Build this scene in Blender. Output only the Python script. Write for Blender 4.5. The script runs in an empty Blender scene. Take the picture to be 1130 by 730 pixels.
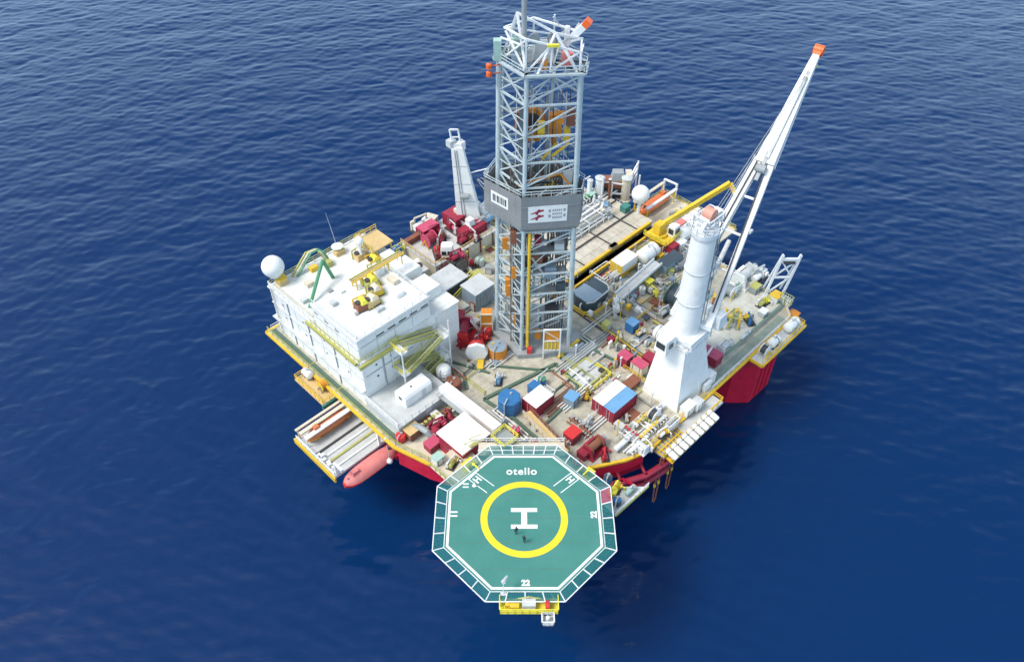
import bpy, math, random, time
import numpy as np
from mathutils import Vector, Matrix
random.seed(7)
SC = bpy.context.scene
COL = SC.collection
R = math.radians
# ------------------------------------------------------------------ camera numbers (photo is 1130 x 730)
F, DEP, CZ = 900.0, R(44.9), 128.0
CD, SD = math.cos(DEP), math.sin(DEP)
OX, OY = 4.0, 113.0                       # middle of the rig on the water
S2 = math.sqrt(0.5)
def at(px, py, z):
    r = (px-565)/F; u = (365-py)/F
    d = (r, CD+u*SD, -SD+u*CD); t = (z-CZ)/d[2]
    return d[0]*t, d[1]*t
def uv(px, py, z):                         # point of the rig's own plan (u along its near right edge, v along its near left edge)
    x, y = at(px, py, z); x -= OX; y -= OY
    return (x+y)*S2, (y-x)*S2
def wp(u, v, z): return Vector((OX+(u-v)*S2, OY+(u+v)*S2, z))

# ------------------------------------------------------------------ materials
MATS = {}
def paint(name, rgb, rough=0.5, grime=0.35, rust=0.0, metal=0.0, seam=None, scale=0.5, grimecol=None):
    if name in MATS: return MATS[name]
    m = bpy.data.materials.new(name); m.use_nodes = True
    nt = m.node_tree; N = nt.nodes; L = nt.links
    b = N['Principled BSDF']; b.inputs['Roughness'].default_value = rough; b.inputs['Metallic'].default_value = metal
    geo = N.new('ShaderNodeNewGeometry')
    n1 = N.new('ShaderNodeTexNoise'); n1.inputs['Scale'].default_value = scale; n1.inputs['Detail'].default_value = 8; n1.inputs['Roughness'].default_value = 0.65
    L.new(geo.outputs['Position'], n1.inputs['Vector'])
    r1 = N.new('ShaderNodeValToRGB'); r1.color_ramp.elements[0].position = 0.42; r1.color_ramp.elements[1].position = 0.72
    L.new(n1.outputs['Fac'], r1.inputs['Fac'])
    gc = grimecol or tuple(c*0.5 for c in rgb)
    mx = N.new('ShaderNodeMix'); mx.data_type = 'RGBA'; mx.inputs[6].default_value = (*rgb, 1); mx.inputs[7].default_value = (*gc, 1)
    mu = N.new('ShaderNodeMath'); mu.operation = 'MULTIPLY'; mu.inputs[1].default_value = grime
    L.new(r1.outputs['Color'], mu.inputs[0]); L.new(mu.outputs[0], mx.inputs[0])
    out = mx.outputs[2]
    if rust > 0:
        mp = N.new('ShaderNodeMapping'); mp.inputs['Scale'].default_value = (1.3, 1.3, 0.25)
        L.new(geo.outputs['Position'], mp.inputs['Vector'])
        n2 = N.new('ShaderNodeTexNoise'); n2.inputs['Scale'].default_value = 1.1; n2.inputs['Detail'].default_value = 6; n2.inputs['Roughness'].default_value = 0.7
        L.new(mp.outputs['Vector'], n2.inputs['Vector'])
        r2 = N.new('ShaderNodeValToRGB'); r2.color_ramp.elements[0].position = 0.58; r2.color_ramp.elements[1].position = 0.70
        L.new(n2.outputs['Fac'], r2.inputs['Fac'])
        mu2 = N.new('ShaderNodeMath'); mu2.operation = 'MULTIPLY'; mu2.inputs[1].default_value = rust
        L.new(r2.outputs['Color'], mu2.inputs[0])
        m2 = N.new('ShaderNodeMix'); m2.data_type = 'RGBA'; m2.inputs[7].default_value = (0.22, 0.10, 0.05, 1)
        L.new(out, m2.inputs[6]); L.new(mu2.outputs[0], m2.inputs[0]); out = m2.outputs[2]
    if seam:
        sx, sy, col, amt = seam
        mp = N.new('ShaderNodeMapping'); mp.inputs['Rotation'].default_value = (0, 0, R(45))
        mp.vector_type = 'TEXTURE'
        L.new(geo.outputs['Position'], mp.inputs['Vector'])
        br = N.new('ShaderNodeTexBrick'); br.offset = 0.0 if sx > 3 else 0.5
        br.inputs['Scale'].default_value = 1.0; br.inputs['Brick Width'].default_value = sx; br.inputs['Row Height'].default_value = sy
        br.inputs['Mortar Size'].default_value = 0.035; br.inputs['Mortar Smooth'].default_value = 0.3
        br.inputs['Color1'].default_value = (1, 1, 1, 1); br.inputs['Color2'].default_value = (0.86, 0.88, 0.85, 1); br.inputs['Mortar'].default_value = (*col, 1)
        L.new(mp.outputs['Vector'], br.inputs['Vector'])
        m3 = N.new('ShaderNodeMix'); m3.data_type = 'RGBA'; m3.blend_type = 'MULTIPLY'; m3.inputs[0].default_value = amt
        L.new(out, m3.inputs[6]); L.new(br.outputs['Color'], m3.inputs[7]); out = m3.outputs[2]
    L.new(out, b.inputs['Base Color'])
    rm = N.new('ShaderNodeMapRange'); rm.inputs[3].default_value = max(0.05, rough-0.12); rm.inputs[4].default_value = min(1, rough+0.2)
    L.new(n1.outputs['Fac'], rm.inputs[0]); L.new(rm.outputs[0], b.inputs['Roughness'])
    MATS[name] = m
    return m
WHITE = paint('white paint', (0.76, 0.77, 0.75), 0.45, 0.42, 0.16, grimecol=(0.55, 0.54, 0.50))
WROOF = paint('white roof paint', (0.72, 0.74, 0.72), 0.6, 0.5, 0.2, seam=(3.2, 2.6, (0.55, 0.56, 0.55), 0.6), grimecol=(0.50, 0.50, 0.47))
WSTEEL = paint('white steel', (0.74, 0.76, 0.76), 0.45, 0.35, 0.15)
CREAM = paint('cream paint', (0.62, 0.57, 0.45), 0.55, 0.4, 0.2)
DECK = paint('pale green grey deck paint', (0.50, 0.485, 0.40), 0.7, 0.9, 0.4, seam=(5.2, 3.4, (0.35, 0.33, 0.3), 0.7), grimecol=(0.27, 0.25, 0.21))
DECK2 = paint('worn cream deck plates', (0.58, 0.54, 0.46), 0.7, 0.6, 0.35, seam=(2.9, 2.4, (0.12, 0.11, 0.11), 0.95), grimecol=(0.34, 0.29, 0.22))
DGREEN = paint('dark green deck paint', (0.085, 0.15, 0.11), 0.6, 0.4)
GREEN = paint('green pipe paint', (0.07, 0.27, 0.14), 0.5, 0.3)
OLIVE = paint('olive yellow paint', (0.42, 0.42, 0.12), 0.55, 0.45, 0.15)
YEL = paint('yellow paint', (0.72, 0.47, 0.03), 0.5, 0.4, 0.2)
LEM = paint('lemon paint', (0.74, 0.66, 0.06), 0.5, 0.3, 0.1)
ORANGE = paint('orange paint', (0.62, 0.23, 0.02), 0.5, 0.4, 0.2)
SORANGE = paint('signal orange', (0.80, 0.13, 0.02), 0.45, 0.15)
RED = paint('hull red', (0.56, 0.010, 0.04), 0.45, 0.6, 0.3)
CRIM = paint('crimson paint', (0.30, 0.018, 0.045), 0.55, 0.5, 0.15)
BRED = paint('bright red paint', (0.58, 0.03, 0.03), 0.5, 0.35, 0.1)
PINK = paint('faded pink red', (0.66, 0.22, 0.20), 0.55, 0.45, 0.1, grimecol=(0.45, 0.06, 0.08))
MAG = paint('pinkish crimson', (0.52, 0.07, 0.14), 0.55, 0.4, 0.1)
BROWN = paint('rust brown', (0.24, 0.09, 0.05), 0.7, 0.5, 0.3)
TAN = paint('tan paint', (0.62, 0.45, 0.20), 0.6, 0.4, 0.2)
BLUE = paint('blue paint', (0.03, 0.16, 0.38), 0.45, 0.35, 0.1)
SKYB = paint('sky blue paint', (0.14, 0.33, 0.55), 0.45, 0.3, 0.05)
GBLUE = paint('grey blue paint', (0.23, 0.31, 0.38), 0.5, 0.4, 0.1)
NAVY = paint('dark slate paint', (0.05, 0.075, 0.095), 0.5, 0.4, 0.1)
TEAL = paint('teal deck paint', (0.040, 0.190, 0.160), 0.75, 0.6, 0.0, scale=0.3, grimecol=(0.07, 0.235, 0.205))
MYEL = paint('marking yellow', (0.78, 0.60, 0.02), 0.65, 0.25)
MWHITE = paint('marking white', (0.80, 0.82, 0.80), 0.65, 0.2)
DSTEEL = paint('derrick steel', (0.46, 0.54, 0.56), 0.45, 0.55, 0.25)
GSTEEL = paint('grey steel', (0.30, 0.33, 0.34), 0.5, 0.5, 0.2)
WALLG = paint('wind wall grey', (0.23, 0.24, 0.245), 0.55, 0.4, scale=0.25)
DARK = paint('dark steel', (0.05, 0.052, 0.055), 0.6, 0.5)
PIPE = paint('drill pipe steel', (0.16, 0.13, 0.11), 0.5, 0.6, 0.4)
RUBBER = paint('black rubber', (0.02, 0.02, 0.02), 0.7, 0.3)
GLASS = paint('dark window glass', (0.02, 0.03, 0.04), 0.08, 0.1)
SKIN = paint('skin', (0.45, 0.28, 0.2), 0.6, 0.1)
COVER = paint('dark coverall cloth', (0.03, 0.035, 0.05), 0.9, 0.3)
NETG = paint('green safety net', (0.03, 0.22, 0.22), 0.8, 0.2)
LGREY = paint('light grey paint', (0.52, 0.55, 0.55), 0.5, 0.45, 0.15)
LGREEN = paint('pale green paint', (0.36, 0.52, 0.46), 0.5, 0.4, 0.1)

# ------------------------------------------------------------------ geometry collector
class G:
    def __init__(s): s.v = []; s.f = []
    def add(s, vs, fs):
        o = len(s.v); s.v += [tuple(p) for p in vs]; s.f += [[i+o for i in f] for f in fs]; return s
    def box(s, x0, x1, y0, y1, z0, z1, tx=0, ty=0):          # tx, ty: how far each side draws in at the top
        return s.add([(x0,y0,z0),(x1,y0,z0),(x1,y1,z0),(x0,y1,z0),(x0+tx,y0+ty,z1),(x1-tx,y0+ty,z1),(x1-tx,y1-ty,z1),(x0+tx,y1-ty,z1)],
                     [(3,2,1,0),(4,5,6,7),(0,1,5,4),(1,2,6,5),(2,3,7,6),(3,0,4,7)])
    def cb(s, x, y, z, sx, sy, sz): return s.box(x-sx/2, x+sx/2, y-sy/2, y+sy/2, z, z+sz)
    def prism(s, poly, z0, z1, top=None):
        n = len(poly); top = top or poly
        return s.add([(x,y,z0) for x,y in poly]+[(x,y,z1) for x,y in top],
                     [list(range(n-1,-1,-1)), list(range(n,2*n))]+[(i,(i+1)%n,n+(i+1)%n,n+i) for i in range(n)])
    def beam(s, a, b, w, h=None):
        a, b = Vector(a), Vector(b); d = b-a
        if d.length < 1e-6: return s
        d.normalize(); up = Vector((0,0,1)) if abs(d.z) < 0.95 else Vector((0,1,0))
        x = d.cross(up).normalized(); y = x.cross(d).normalized(); w2 = w/2; h2 = (h or w)/2
        c = [(-w2,-h2),(w2,-h2),(w2,h2),(-w2,h2)]
        return s.add([a+x*p+y*q for p,q in c]+[b+x*p+y*q for p,q in c], [(3,2,1,0),(4,5,6,7),(0,1,5,4),(1,2,6,5),(2,3,7,6),(3,0,4,7)])
    def cyl(s, a, b, r, r2=None, n=12):
        a, b = Vector(a), Vector(b); d = (b-a)
        if d.length < 1e-6: return s
        d.normalize(); up = Vector((0,0,1)) if abs(d.z) < 0.95 else Vector((0,1,0))
        x = d.cross(up).normalized(); y = x.cross(d).normalized(); r2 = r if r2 is None else r2
        vs = [a+(x*math.cos(t)+y*math.sin(t))*r for t in [2*math.pi*i/n for i in range(n)]]+[b+(x*math.cos(t)+y*math.sin(t))*r2 for t in [2*math.pi*i/n for i in range(n)]]
        return s.add(vs, [list(range(n-1,-1,-1)), list(range(n,2*n))]+[(i,(i+1)%n,n+(i+1)%n,n+i) for i in range(n)])
    def tube(s, pts, r, n=8):
        for i in range(len(pts)-1):
            a, b = Vector(pts[i]), Vector(pts[i+1]); d = (b-a)
            if d.length < 1e-6: continue
            d.normalize(); s.cyl(a-d*(r*0.35 if i else 0), b+d*(r*0.35 if i < len(pts)-2 else 0), r, n=n)
        return s
    def lathe(s, prof, n=20, c=(0,0,0), axis='z'):
        vs = []; fs = []; k = len(prof)
        for i in range(n):
            t = 2*math.pi*i/n
            for r, z in prof:
                p = (r*math.cos(t), r*math.sin(t), z)
                if axis == 'x': p = (z, r*math.cos(t), r*math.sin(t))
                if axis == 'y': p = (r*math.sin(t), z, r*math.cos(t))
                vs.append((c[0]+p[0], c[1]+p[1], c[2]+p[2]))
        for i in range(n):
            j = (i+1) % n
            for q in range(k-1): fs.append((i*k+q, j*k+q, j*k+q+1, i*k+q+1))
        fs.append([i*k for i in range(n-1,-1,-1)]); fs.append([i*k+k-1 for i in range(n)])
        return s.add(vs, fs)
    def ball(s, c, r, n=16, m=9, sz=1.0):
        return s.lathe([(max(1e-3, r*math.sin(math.pi*i/m)), -r*sz*math.cos(math.pi*i/m)) for i in range(m+1)], n, c)
    def rail(s, pts, h=1.1, step=1.6, r=0.05, closed=False, mid=True):
        pts = [Vector(p) for p in pts]
        if closed: pts = pts+[pts[0]]
        for a, b in zip(pts[:-1], pts[1:]):
            n = max(1, round((b-a).length/step))
            for i in range(n+1):
                p = a.lerp(b, i/n); s.beam(p, p+Vector((0,0,h)), r*1.6)
            for z in ((h, h*0.55) if mid else (h,)): s.beam(a+Vector((0,0,z)), b+Vector((0,0,z)), r*1.7)
        return s
    def shift(s, d):
        s.v = [(x-d[0], y-d[1], z-d[2]) for x,y,z in s.v]; return s

def mesh(name, g, mat, smooth=False):
    me = bpy.data.meshes.new(name); me.from_pydata([tuple(p) for p in g.v], [], [list(f) for f in g.f]); me.materials.append(mat)
    if smooth:
        me.polygons.foreach_set('use_smooth', [True]*len(me.polygons)); 
        try: me.set_sharp_from_angle(angle=R(40))
        except Exception: pass
    me.update(); return me
ORG = {}
def tag(o, label=None, cat=None, group=None, kind=None):
    if label: o['label'] = label
    if cat: o['category'] = cat
    if group: o['group'] = group
    if kind: o['kind'] = kind
    return o
def T(name, label, cat, u, v, z, rot=0.0, group=None):         # a thing: an Empty at its base; its local x, y run along the rig's u, v (turned by rot)
    o = bpy.data.objects.new(name, None); COL.objects.link(o)
    o.location = wp(u, v, z); o.rotation_euler = (0, 0, R(45+rot)); ORG[o] = (u, v, z)
    o.empty_display_size = 0.5
    return tag(o, label, cat, group)
def P(name, g, mat, root, smooth=False, label=None):             # a part (or, under a part, a sub-part); geometry in the thing's local coordinates
    o = bpy.data.objects.new(name, mesh(name, g, mat, smooth)); COL.objects.link(o); o.parent = root
    if label: o['label'] = label
    return o
def PA(name, g, mat, root, smooth=False, label=None):            # the same from rig coordinates
    r = root
    while r not in ORG: r = r.parent
    return P(name, g.shift(ORG[r]), mat, root, smooth, label)
def copy_thing(root, u, v, z, rot, label, group=None):
    c = root.copy(); COL.objects.link(c); c.location = wp(u, v, z); c.rotation_euler = (0, 0, R(45+rot)); c['label'] = label
    if group: c['group'] = group
    for ch in root.children:
        d = ch.copy(); COL.objects.link(d); d.parent = c
        for gr in ch.children:
            e = gr.copy(); COL.objects.link(e); e.parent = d
    ORG[c] = (u, v, z)
    return c
DZ = 18.0                                                     # main deck height above the water

# ------------------------------------------------------------------ sea
def build_sea():
    def axis(lo, hi, st, far):
        mid = list(np.arange(lo, hi+st, st)); a = []; d = st; x = hi
        while x < far: d *= 1.35; x += d; a.append(x)
        b = []; d = st; x = lo
        while x > -far: d *= 1.35; x -= d; b.append(x)
        return np.array(b[::-1]+mid+a)
    xs = axis(-265, 265, 0.66, 9000); ys = axis(32, 390, 0.62, 9000)
    X, Y = np.meshgrid(xs, ys); Z = np.zeros_like(X); rng = np.random.RandomState(3)
    n = 150
    for i in range(n):
        lam = 2.1*(26/2.1)**((i/(n-1))**1.9); k = 2*math.pi/lam
        th = R(-80)+rng.normal(0, R(33)); ph = rng.uniform(0, 2*math.pi)
        sl = 0.0165*(1.0 if lam < 6 else 0.42)*rng.uniform(0.6, 1.3)
        A = sl/k; q = k*(X*math.cos(th)+Y*math.sin(th))+ph
        # crests come in groups
        env = 0.6+0.6*np.sin(X*2*math.pi/rng.uniform(18, 70)*rng.choice((-1,1))+Y*2*math.pi/rng.uniform(22, 90)+rng.uniform(0, 6))
        Z += A*env*(np.sin(q)+0.16*np.sin(2*q+1.2))
    fade = np.clip((700-np.hypot(X-4, Y-150))/350, 0, 1); Z *= fade
    ny, nx = X.shape
    me = bpy.data.meshes.new('sea'); co = np.stack([X, Y, Z], -1).reshape(-1, 3).astype(np.float32)
    me.vertices.add(len(co)); me.vertices.foreach_set('co', co.ravel())
    i = np.arange(ny*nx).reshape(ny, nx); q = np.stack([i[:-1,:-1], i[:-1,1:], i[1:,1:], i[1:,:-1]], -1).reshape(-1, 4)
    me.loops.add(q.size); me.polygons.add(len(q)); me.loops.foreach_set('vertex_index', q.ravel().astype(np.int32))
    me.polygons.foreach_set('loop_start', np.arange(0, q.size, 4, dtype=np.int32)); me.polygons.foreach_set('loop_total', np.full(len(q), 4, dtype=np.int32))
    me.polygons.foreach_set('use_smooth', np.ones(len(q), dtype=bool)); me.update(); me.validate()
    m = bpy.data.materials.new('open sea water'); m.use_nodes = True; nt = m.node_tree; N = nt.nodes; L = nt.links
    b = N['Principled BSDF']; b.inputs['Base Color'].default_value = (0.002, 0.023, 0.092, 1); b.inputs['Roughness'].default_value = 0.12; b.inputs['IOR'].default_value = 1.333
    geo = N.new('ShaderNodeNewGeometry')
    mp = N.new('ShaderNodeMapping'); mp.inputs['Rotation'].default_value = (0, 0, R(8)); mp.inputs['Scale'].default_value = (0.45, 1.0, 1.0)
    L.new(geo.outputs['Position'], mp.inputs['Vector'])
    prev = None
    for sc_, dist, strn in ((0.7, 0.10, 0.45), (1.8, 0.045, 0.4), (4.5, 0.014, 0.3)):
        n1 = N.new('ShaderNodeTexNoise'); n1.inputs['Scale'].default_value = sc_; n1.inputs['Detail'].default_value = 3; n1.inputs['Distortion'].default_value = 0.4
        L.new(mp.outputs['Vector'], n1.inputs['Vector'])
        bp = N.new('ShaderNodeBump'); bp.inputs['Distance'].default_value = dist; bp.inputs['Strength'].default_value = strn
        L.new(n1.outputs['Fac'], bp.inputs['Height'])
        if prev: L.new(prev.outputs['Normal'], bp.inputs['Normal'])
        prev = bp
    L.new(prev.outputs['Normal'], b.inputs['Normal'])
    me.materials.append(m)
    o = bpy.data.objects.new('sea', me); COL.objects.link(o); o['kind'] = 'structure'
build_sea()

# ------------------------------------------------------------------ hull
def px(p, z=DZ): u_, v_ = uv(p[0], p[1], z); return (u_, v_, z)
HULL = [(-38,34),(-38,-4.5),(-36.2,-11),(-33.0,-18),(-24,-26.5),(-17,-31),(-12.6,-33.6),(-8.5,-35),(35.8,-35),(39.6,-31.2),(39.6,34)]
def inset(poly, d):
    cx = sum(p[0] for p in poly)/len(poly); cy = sum(p[1] for p in poly)/len(poly)
    return [(x-math.copysign(d, x-cx), y-math.copysign(d, y-cy)) for x, y in poly]
hull = T('drilling_platform', 'red hulled floating drilling platform with pale cluttered main deck', 'platform', 0, 0, 0)
PA('deck_box', G().box(-31,38.6,-28,33.4,10.5,DZ-0.36), RED, hull)
PA('corner_box', G().prism([(-37.7,-4.8),(-36,-11),(-32.9,-17.8),(-24,-26.2),(-17,-30.7),(-12.7,-33.2),(-9,-34.6),(-9,-28.1),(-31.1,-4.8)], 13.2, DZ-0.36), RED, hull)
PA('main_deck', G().prism(HULL, DZ-0.35, DZ), DECK, hull)
def octa(cx, cy, w, ch):
    h = w/2
    return [(cx-h+ch,cy-h),(cx+h-ch,cy-h),(cx+h,cy-h+ch),(cx+h,cy+h-ch),(cx+h-ch,cy+h),(cx-h+ch,cy+h),(cx-h,cy+h-ch),(cx-h,cy-h+ch)]
for cx, cy in ((31.2,-28.0),(-22.5,-19.5),(-22.5,26),(32.5,26)):
    PA('column', G().prism(octa(cx, cy, 14.0, 3.4), -16, 10.5), RED, hull)
for v in (-24, 24):
    PA('pontoon', G().box(-42, 44, v-7, v+7, -24, -16), RED, hull)
# column face fittings
g = G()
for t in (0.25, 0.5, 0.75):
    g.cyl((27.4+7.6*t, -35.13, 10.4), (27.4+7.6*t, -35.13, 0.5), 0.14, n=6)
PA('fender_pipe', g, RED, hull)
# edge trims
g = G()
for a, b in zip(HULL, HULL[1:]+HULL[:1]):
    g.beam((a[0],a[1],DZ-0.15), (b[0],b[1],DZ-0.15), 0.5, 0.42)
PA('edge_beam', g, YEL, hull)
PA('deck_railing', G().rail([(-37.6,34,DZ),(-37.6,-4.4,DZ),(-35.8,-10.8,DZ),(-32.7,-17.6,DZ)], 1.15, 1.7), OLIVE, hull)
PA('deck_railing', G().rail([(-8.3,-34.6,DZ),(8,-34.6,DZ)], 1.15, 1.7), YEL, hull)
PA('deck_railing', G().rail([(10,-34.7,DZ),(35.6,-34.7,DZ),(39.2,-31.1,DZ),(39.2,33.6,DZ),(-37,33.7,DZ)], 1.15, 1.7), WSTEEL, hull)
PA('walkway', G().box(-37.3,-36.2,-4,33.5,DZ+0.004,DZ+0.05), DGREEN, hull)
PA('walkway', G().box(10,35,-34.2,-32.7,DZ+0.004,DZ+0.05), paint('faded green walkway',(.26,.33,.28),.7,.6), hull)
# overhanging platforms on the near right edge
PA('side_platform', G().box(21.5,36.3,-37.8,-35.3,DZ-0.5,DZ-0.02), LGREY, hull)
PA('side_platform_edge', G().beam((21.5,-37.9,DZ-0.25),(36.5,-37.9,DZ-0.25),0.3,0.55).beam((21.4,-37.9,DZ-0.25),(21.4,-35.2,DZ-0.25),0.3,0.55).beam((36.5,-37.9,DZ-0.25),(36.5,-34.6,DZ-0.25),0.3,0.55), YEL, hull)
PA('deck_railing', G().rail([(21.6,-37.6,DZ),(36.2,-37.6,DZ),(36.2,-35.4,DZ)],1.1,1.6), YEL, hull)
PA('side_platform', G().box(-1,9.5,-37.6,-35.02,DZ-0.9,DZ-0.45), LGREY, hull)
PA('deck_railing', G().rail([(-7.4,-37.4,DZ-0.4),(9.4,-37.4,DZ-0.4),(9.4,-35.3,DZ-0.4)],1.1,1.5,0.07), YEL, hull)
PA('side_platform', G().box(-7.5,-1.1,-37.6,-35.02,DZ-0.9,DZ-0.6), GSTEEL, hull)
g = G()
for k in range(8): g.beam((-7.4+k*.88,-37.5,DZ-.5),(-7.4+k*.88,-35.1,DZ-.5),.18)
for v_ in (-37.5,-36.3,-35.1): g.beam((-7.5,v_,DZ-.42),(-1.1,v_,DZ-.42),.2)
PA('grating_frame', g, YEL, hull)
g = G(); q_ = [px(p) for p in ((630,337),(722,404))]
g.beam((q_[0][0],q_[0][1],DZ+.12),(q_[1][0],q_[1][1],DZ+.12),1.5,.2); PA('pipe_trench', g, paint('dark purple brown',(.10,.085,.085),.6,.5), hull)
g = G()
for o_ in (-.95,.95): g.beam((q_[0][0]+o_*.1,q_[0][1]+o_,DZ+.5),(q_[1][0]+o_*.1,q_[1][1]+o_,DZ+.5),.16)
PA('trench_rail', g, YEL, hull)
# tubular bumper at the near corner
g = G()
for dz in (14.4, 12.2):
    g.tube([(-22.5,-29.2,dz),(-14.5,-34.6,dz),(-10.5,-36.6,dz),(-5.6,-37.4,dz),(-4.6,-35.4,dz)], 0.55, 10)
for p in ((-19,-31.6),(-14.5,-34.6),(-10.5,-36.6),(-6,-37.3)):
    g.cyl((p[0],p[1],14.4),(p[0],p[1],12.2),0.3,n=8); g.cyl((p[0],p[1],14.4),(p[0]+1.5,p[1]+2.6,14.4),0.28,n=8)
PA('bumper_pipe', g, CRIM, hull, True)
# lower corner deck towards the helideck (left of it) and red face walls
PA('corner_deck', G().prism([(-37.2,-5),(-35.5,-11),(-32.4,-17.6),(-26,-24),(-24,-22),(-31,-9)],DZ+0.003,DZ+0.035), CREAM, hull)
# drain kerbs / cable trays laid over the deck: one part each
TRAYS = [([(476,391),(511,413),(515,430)],0.5),([(534,441),(568,463),(592,484)],0.55),([(534,441),(613,402),(637,425)],0.6),([(540,404),(613,410)],0.35),
         ([(490,335),(540,310)],0.4),([(600,470),(632,440),(637,425)],0.45),([(637,377),(720,420)],0.45),([(630,335),(722,402)],0.5),
         ([(500,400),(540,412)],0.35),([(484,375),(520,362)],0.4)]
for pl, w in TRAYS:
    g = G(); q = [px(p) for p in pl]
    for a, b in zip(q[:-1], q[1:]): g.beam((a[0],a[1],DZ+0.2),(b[0],b[1],DZ+0.2),w,0.38)
    PA('cable_tray', g, DGREEN, hull)
rnd = random.Random(11)
# pipe runs bolted to the deck
PIPES = [((560,470),'v',9,WSTEEL,0.14),((640,440),'u',8,WSTEEL,0.12),((655,385),'u',14,GSTEEL,0.13),((665,352),'u',12,LGREY,0.16),((690,345),'v',8,GSTEEL,0.12),
         ((645,262),'u',16,LGREY,0.2),((660,250),'u',14,WSTEEL,0.16),((670,232),'u',12,LGREY,0.2),((655,225),'u',14,GSTEEL,0.22),((640,215),'v',8,WSTEEL,0.18),
         ((512,345),'u',10,GSTEEL,0.16),((500,325),'v',8,OLIVE,0.14),((720,300),'u',10,OLIVE,0.16),((735,285),'u',9,LGREY,0.2),((600,425),'v',6,WSTEEL,0.1),
         ((622,445),'u',9,BROWN,0.14),((660,470),'u',7,WSTEEL,0.12),((560,395),'u',7,WSTEEL,0.1),((523,425),'v',6,OLIVE,0.1),((745,310),'v',9,OLIVE,0.14),((640,395),'u',10,LGREY,0.12)]
for (p, d, ln, m_, r_) in PIPES:
    g = G(); u0, v0 = uv(p[0], p[1], DZ+0.4)
    for k in range(rnd.randint(2,4)):
        o_ = k*(r_*3.4+0.12); z_ = DZ+0.35+0.1*rnd.random(); l_ = ln*rnd.uniform(0.75,1.15)
        if d == 'u': g.tube([(u0-l_/2,v0+o_,DZ+0.02),(u0-l_/2,v0+o_,z_),(u0+l_/2,v0+o_,z_),(u0+l_/2,v0+o_+(2+k if k%2 else 0.02),z_)], r_, 7)
        else: g.tube([(u0+o_,v0-l_/2,DZ+0.02),(u0+o_,v0-l_/2,z_),(u0+o_,v0+l_/2,z_),(u0+o_+(2+k if k%2 else 0.02),v0+l_/2,z_)], r_, 7)
    PA('deck_pipe', g, m_, hull, True)

# ------------------------------------------------------------------ accommodation block
acc = T('accommodation_block', 'white multi storey living quarters with flat white roof on the platform\'s left', 'building', -24.5, 19, DZ)
LB = (-35.6,-14,5.4,32.6); UB = (-35.3,-20,5.9,18.6); UZ = 33.3
PA('lower_storeys', G().box(LB[0],LB[1],LB[2],LB[3],DZ,28.8), WHITE, acc)
PA('lower_roof', G().box(LB[0]-0.25,LB[1]+0.25,LB[2]-0.25,LB[3]+0.25,28.8,29.05), WROOF, acc)
PA('upper_storey', G().box(UB[0],UB[1],UB[2],UB[3],29.053,UZ-.2), WHITE, acc)
g = G().box(UB[0]-0.15,UB[1]+0.15,UB[2]-0.15,UB[3]+0.15,UZ-.197,UZ)
PA('upper_roof', g, WROOF, acc)
g = G()
for (x0,x1,y0,y1) in ((UB[0]-.15,UB[1]+.15,UB[2]-.15,UB[2]+.05),(UB[0]-.15,UB[0]+.05,UB[2]+.06,UB[3]+.15)): g.box(x0,x1,y0,y1,UZ+.003,UZ+.5)
PA('parapet', g, WHITE, acc)
PA('roof_railing', G().rail([(LB[0],LB[3],29.05),(LB[0],UB[3]-.2,29.05)],1.1,1.5,0.07), WSTEEL, acc)
PA('roof_railing', G().rail([(UB[0]+.2,UB[3],UZ),(UB[0]+.2,UB[2]+.2,UZ),(UB[1],UB[2]+.2,UZ),(UB[1],UB[3],UZ)],1.15,1.6,0.05), WSTEEL, acc)
PA('roof_railing', G().rail([(LB[0],LB[3],29.05),(LB[1],LB[3],29.05)],1.1,1.6,0.06), OLIVE, acc)
PA('gutter_walkway', G().box(LB[0]-0.7,LB[0]-0.26,6.0,20.4,28.3,29.0).box(LB[0]-0.7,-27.5,LB[2]-0.75,LB[2]-0.27,28.3,29.0), OLIVE, acc)
PA('ledge', G().box(LB[0]-0.9,LB[0]-0.01,LB[2],LB[3],22.0,22.2), LGREY, acc)
# vents (dark slots) in the parapet storey, windows
for i in range(5):
    u0 = -31.5+i*2.4
    P_ = PA('vent_slot', G().box(u0,u0+1.6,UB[2]-.03,UB[2]-.003,UZ-1.3,UZ-1.0), DARK, acc)
for i in range(3): PA('vent_slot', G().box(UB[0]-.03,UB[0]-.003,11+i*3,12.2+i*3,UZ-1.3,UZ-1.05), DARK, acc)
for zz in (23.4,26.6):
    for i in range(4):
        v0 = 9.6+i*6.3
        w = PA('window', G().box(LB[0]-.05,LB[0]-.003,v0,v0+.55,zz,zz+.55), WSTEEL, acc)
        PA('pane', G().box(LB[0]-.07,LB[0]-.052,v0+.08,v0+.47,zz+.08,zz+.47), GLASS, w)
for zz in (23.6,26.4):
    for i in range(2):
        u0 = -33+i*3.2
        w = PA('window', G().box(u0,u0+.55,LB[2]-.05,LB[2]-.003,zz,zz+.55), WSTEEL, acc)
        PA('pane', G().box(u0+.08,u0+.47,LB[2]-.07,LB[2]-.052,zz+.08,zz+.47), GLASS, w)
for v0 in (13.2,20.8,27): PA('drain_pipe', G().cyl((LB[0]-.12,v0,18.1),(LB[0]-.12,v0,28.3),.1,n=6), GSTEEL, acc)
for u0 in (-31.2,-27.6): PA('drain_pipe', G().cyl((u0,LB[2]-.12,20.5),(u0,LB[2]-.12,28.3),.1,n=6), GSTEEL, acc)
PA('caged_ladder', G().beam((-35.95,31.4,18.2),(-35.95,31.4,29.8),.08).beam((-35.95,30.9,18.2),(-35.95,30.9,29.8),.08), GSTEEL, acc)
g = G()
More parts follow.
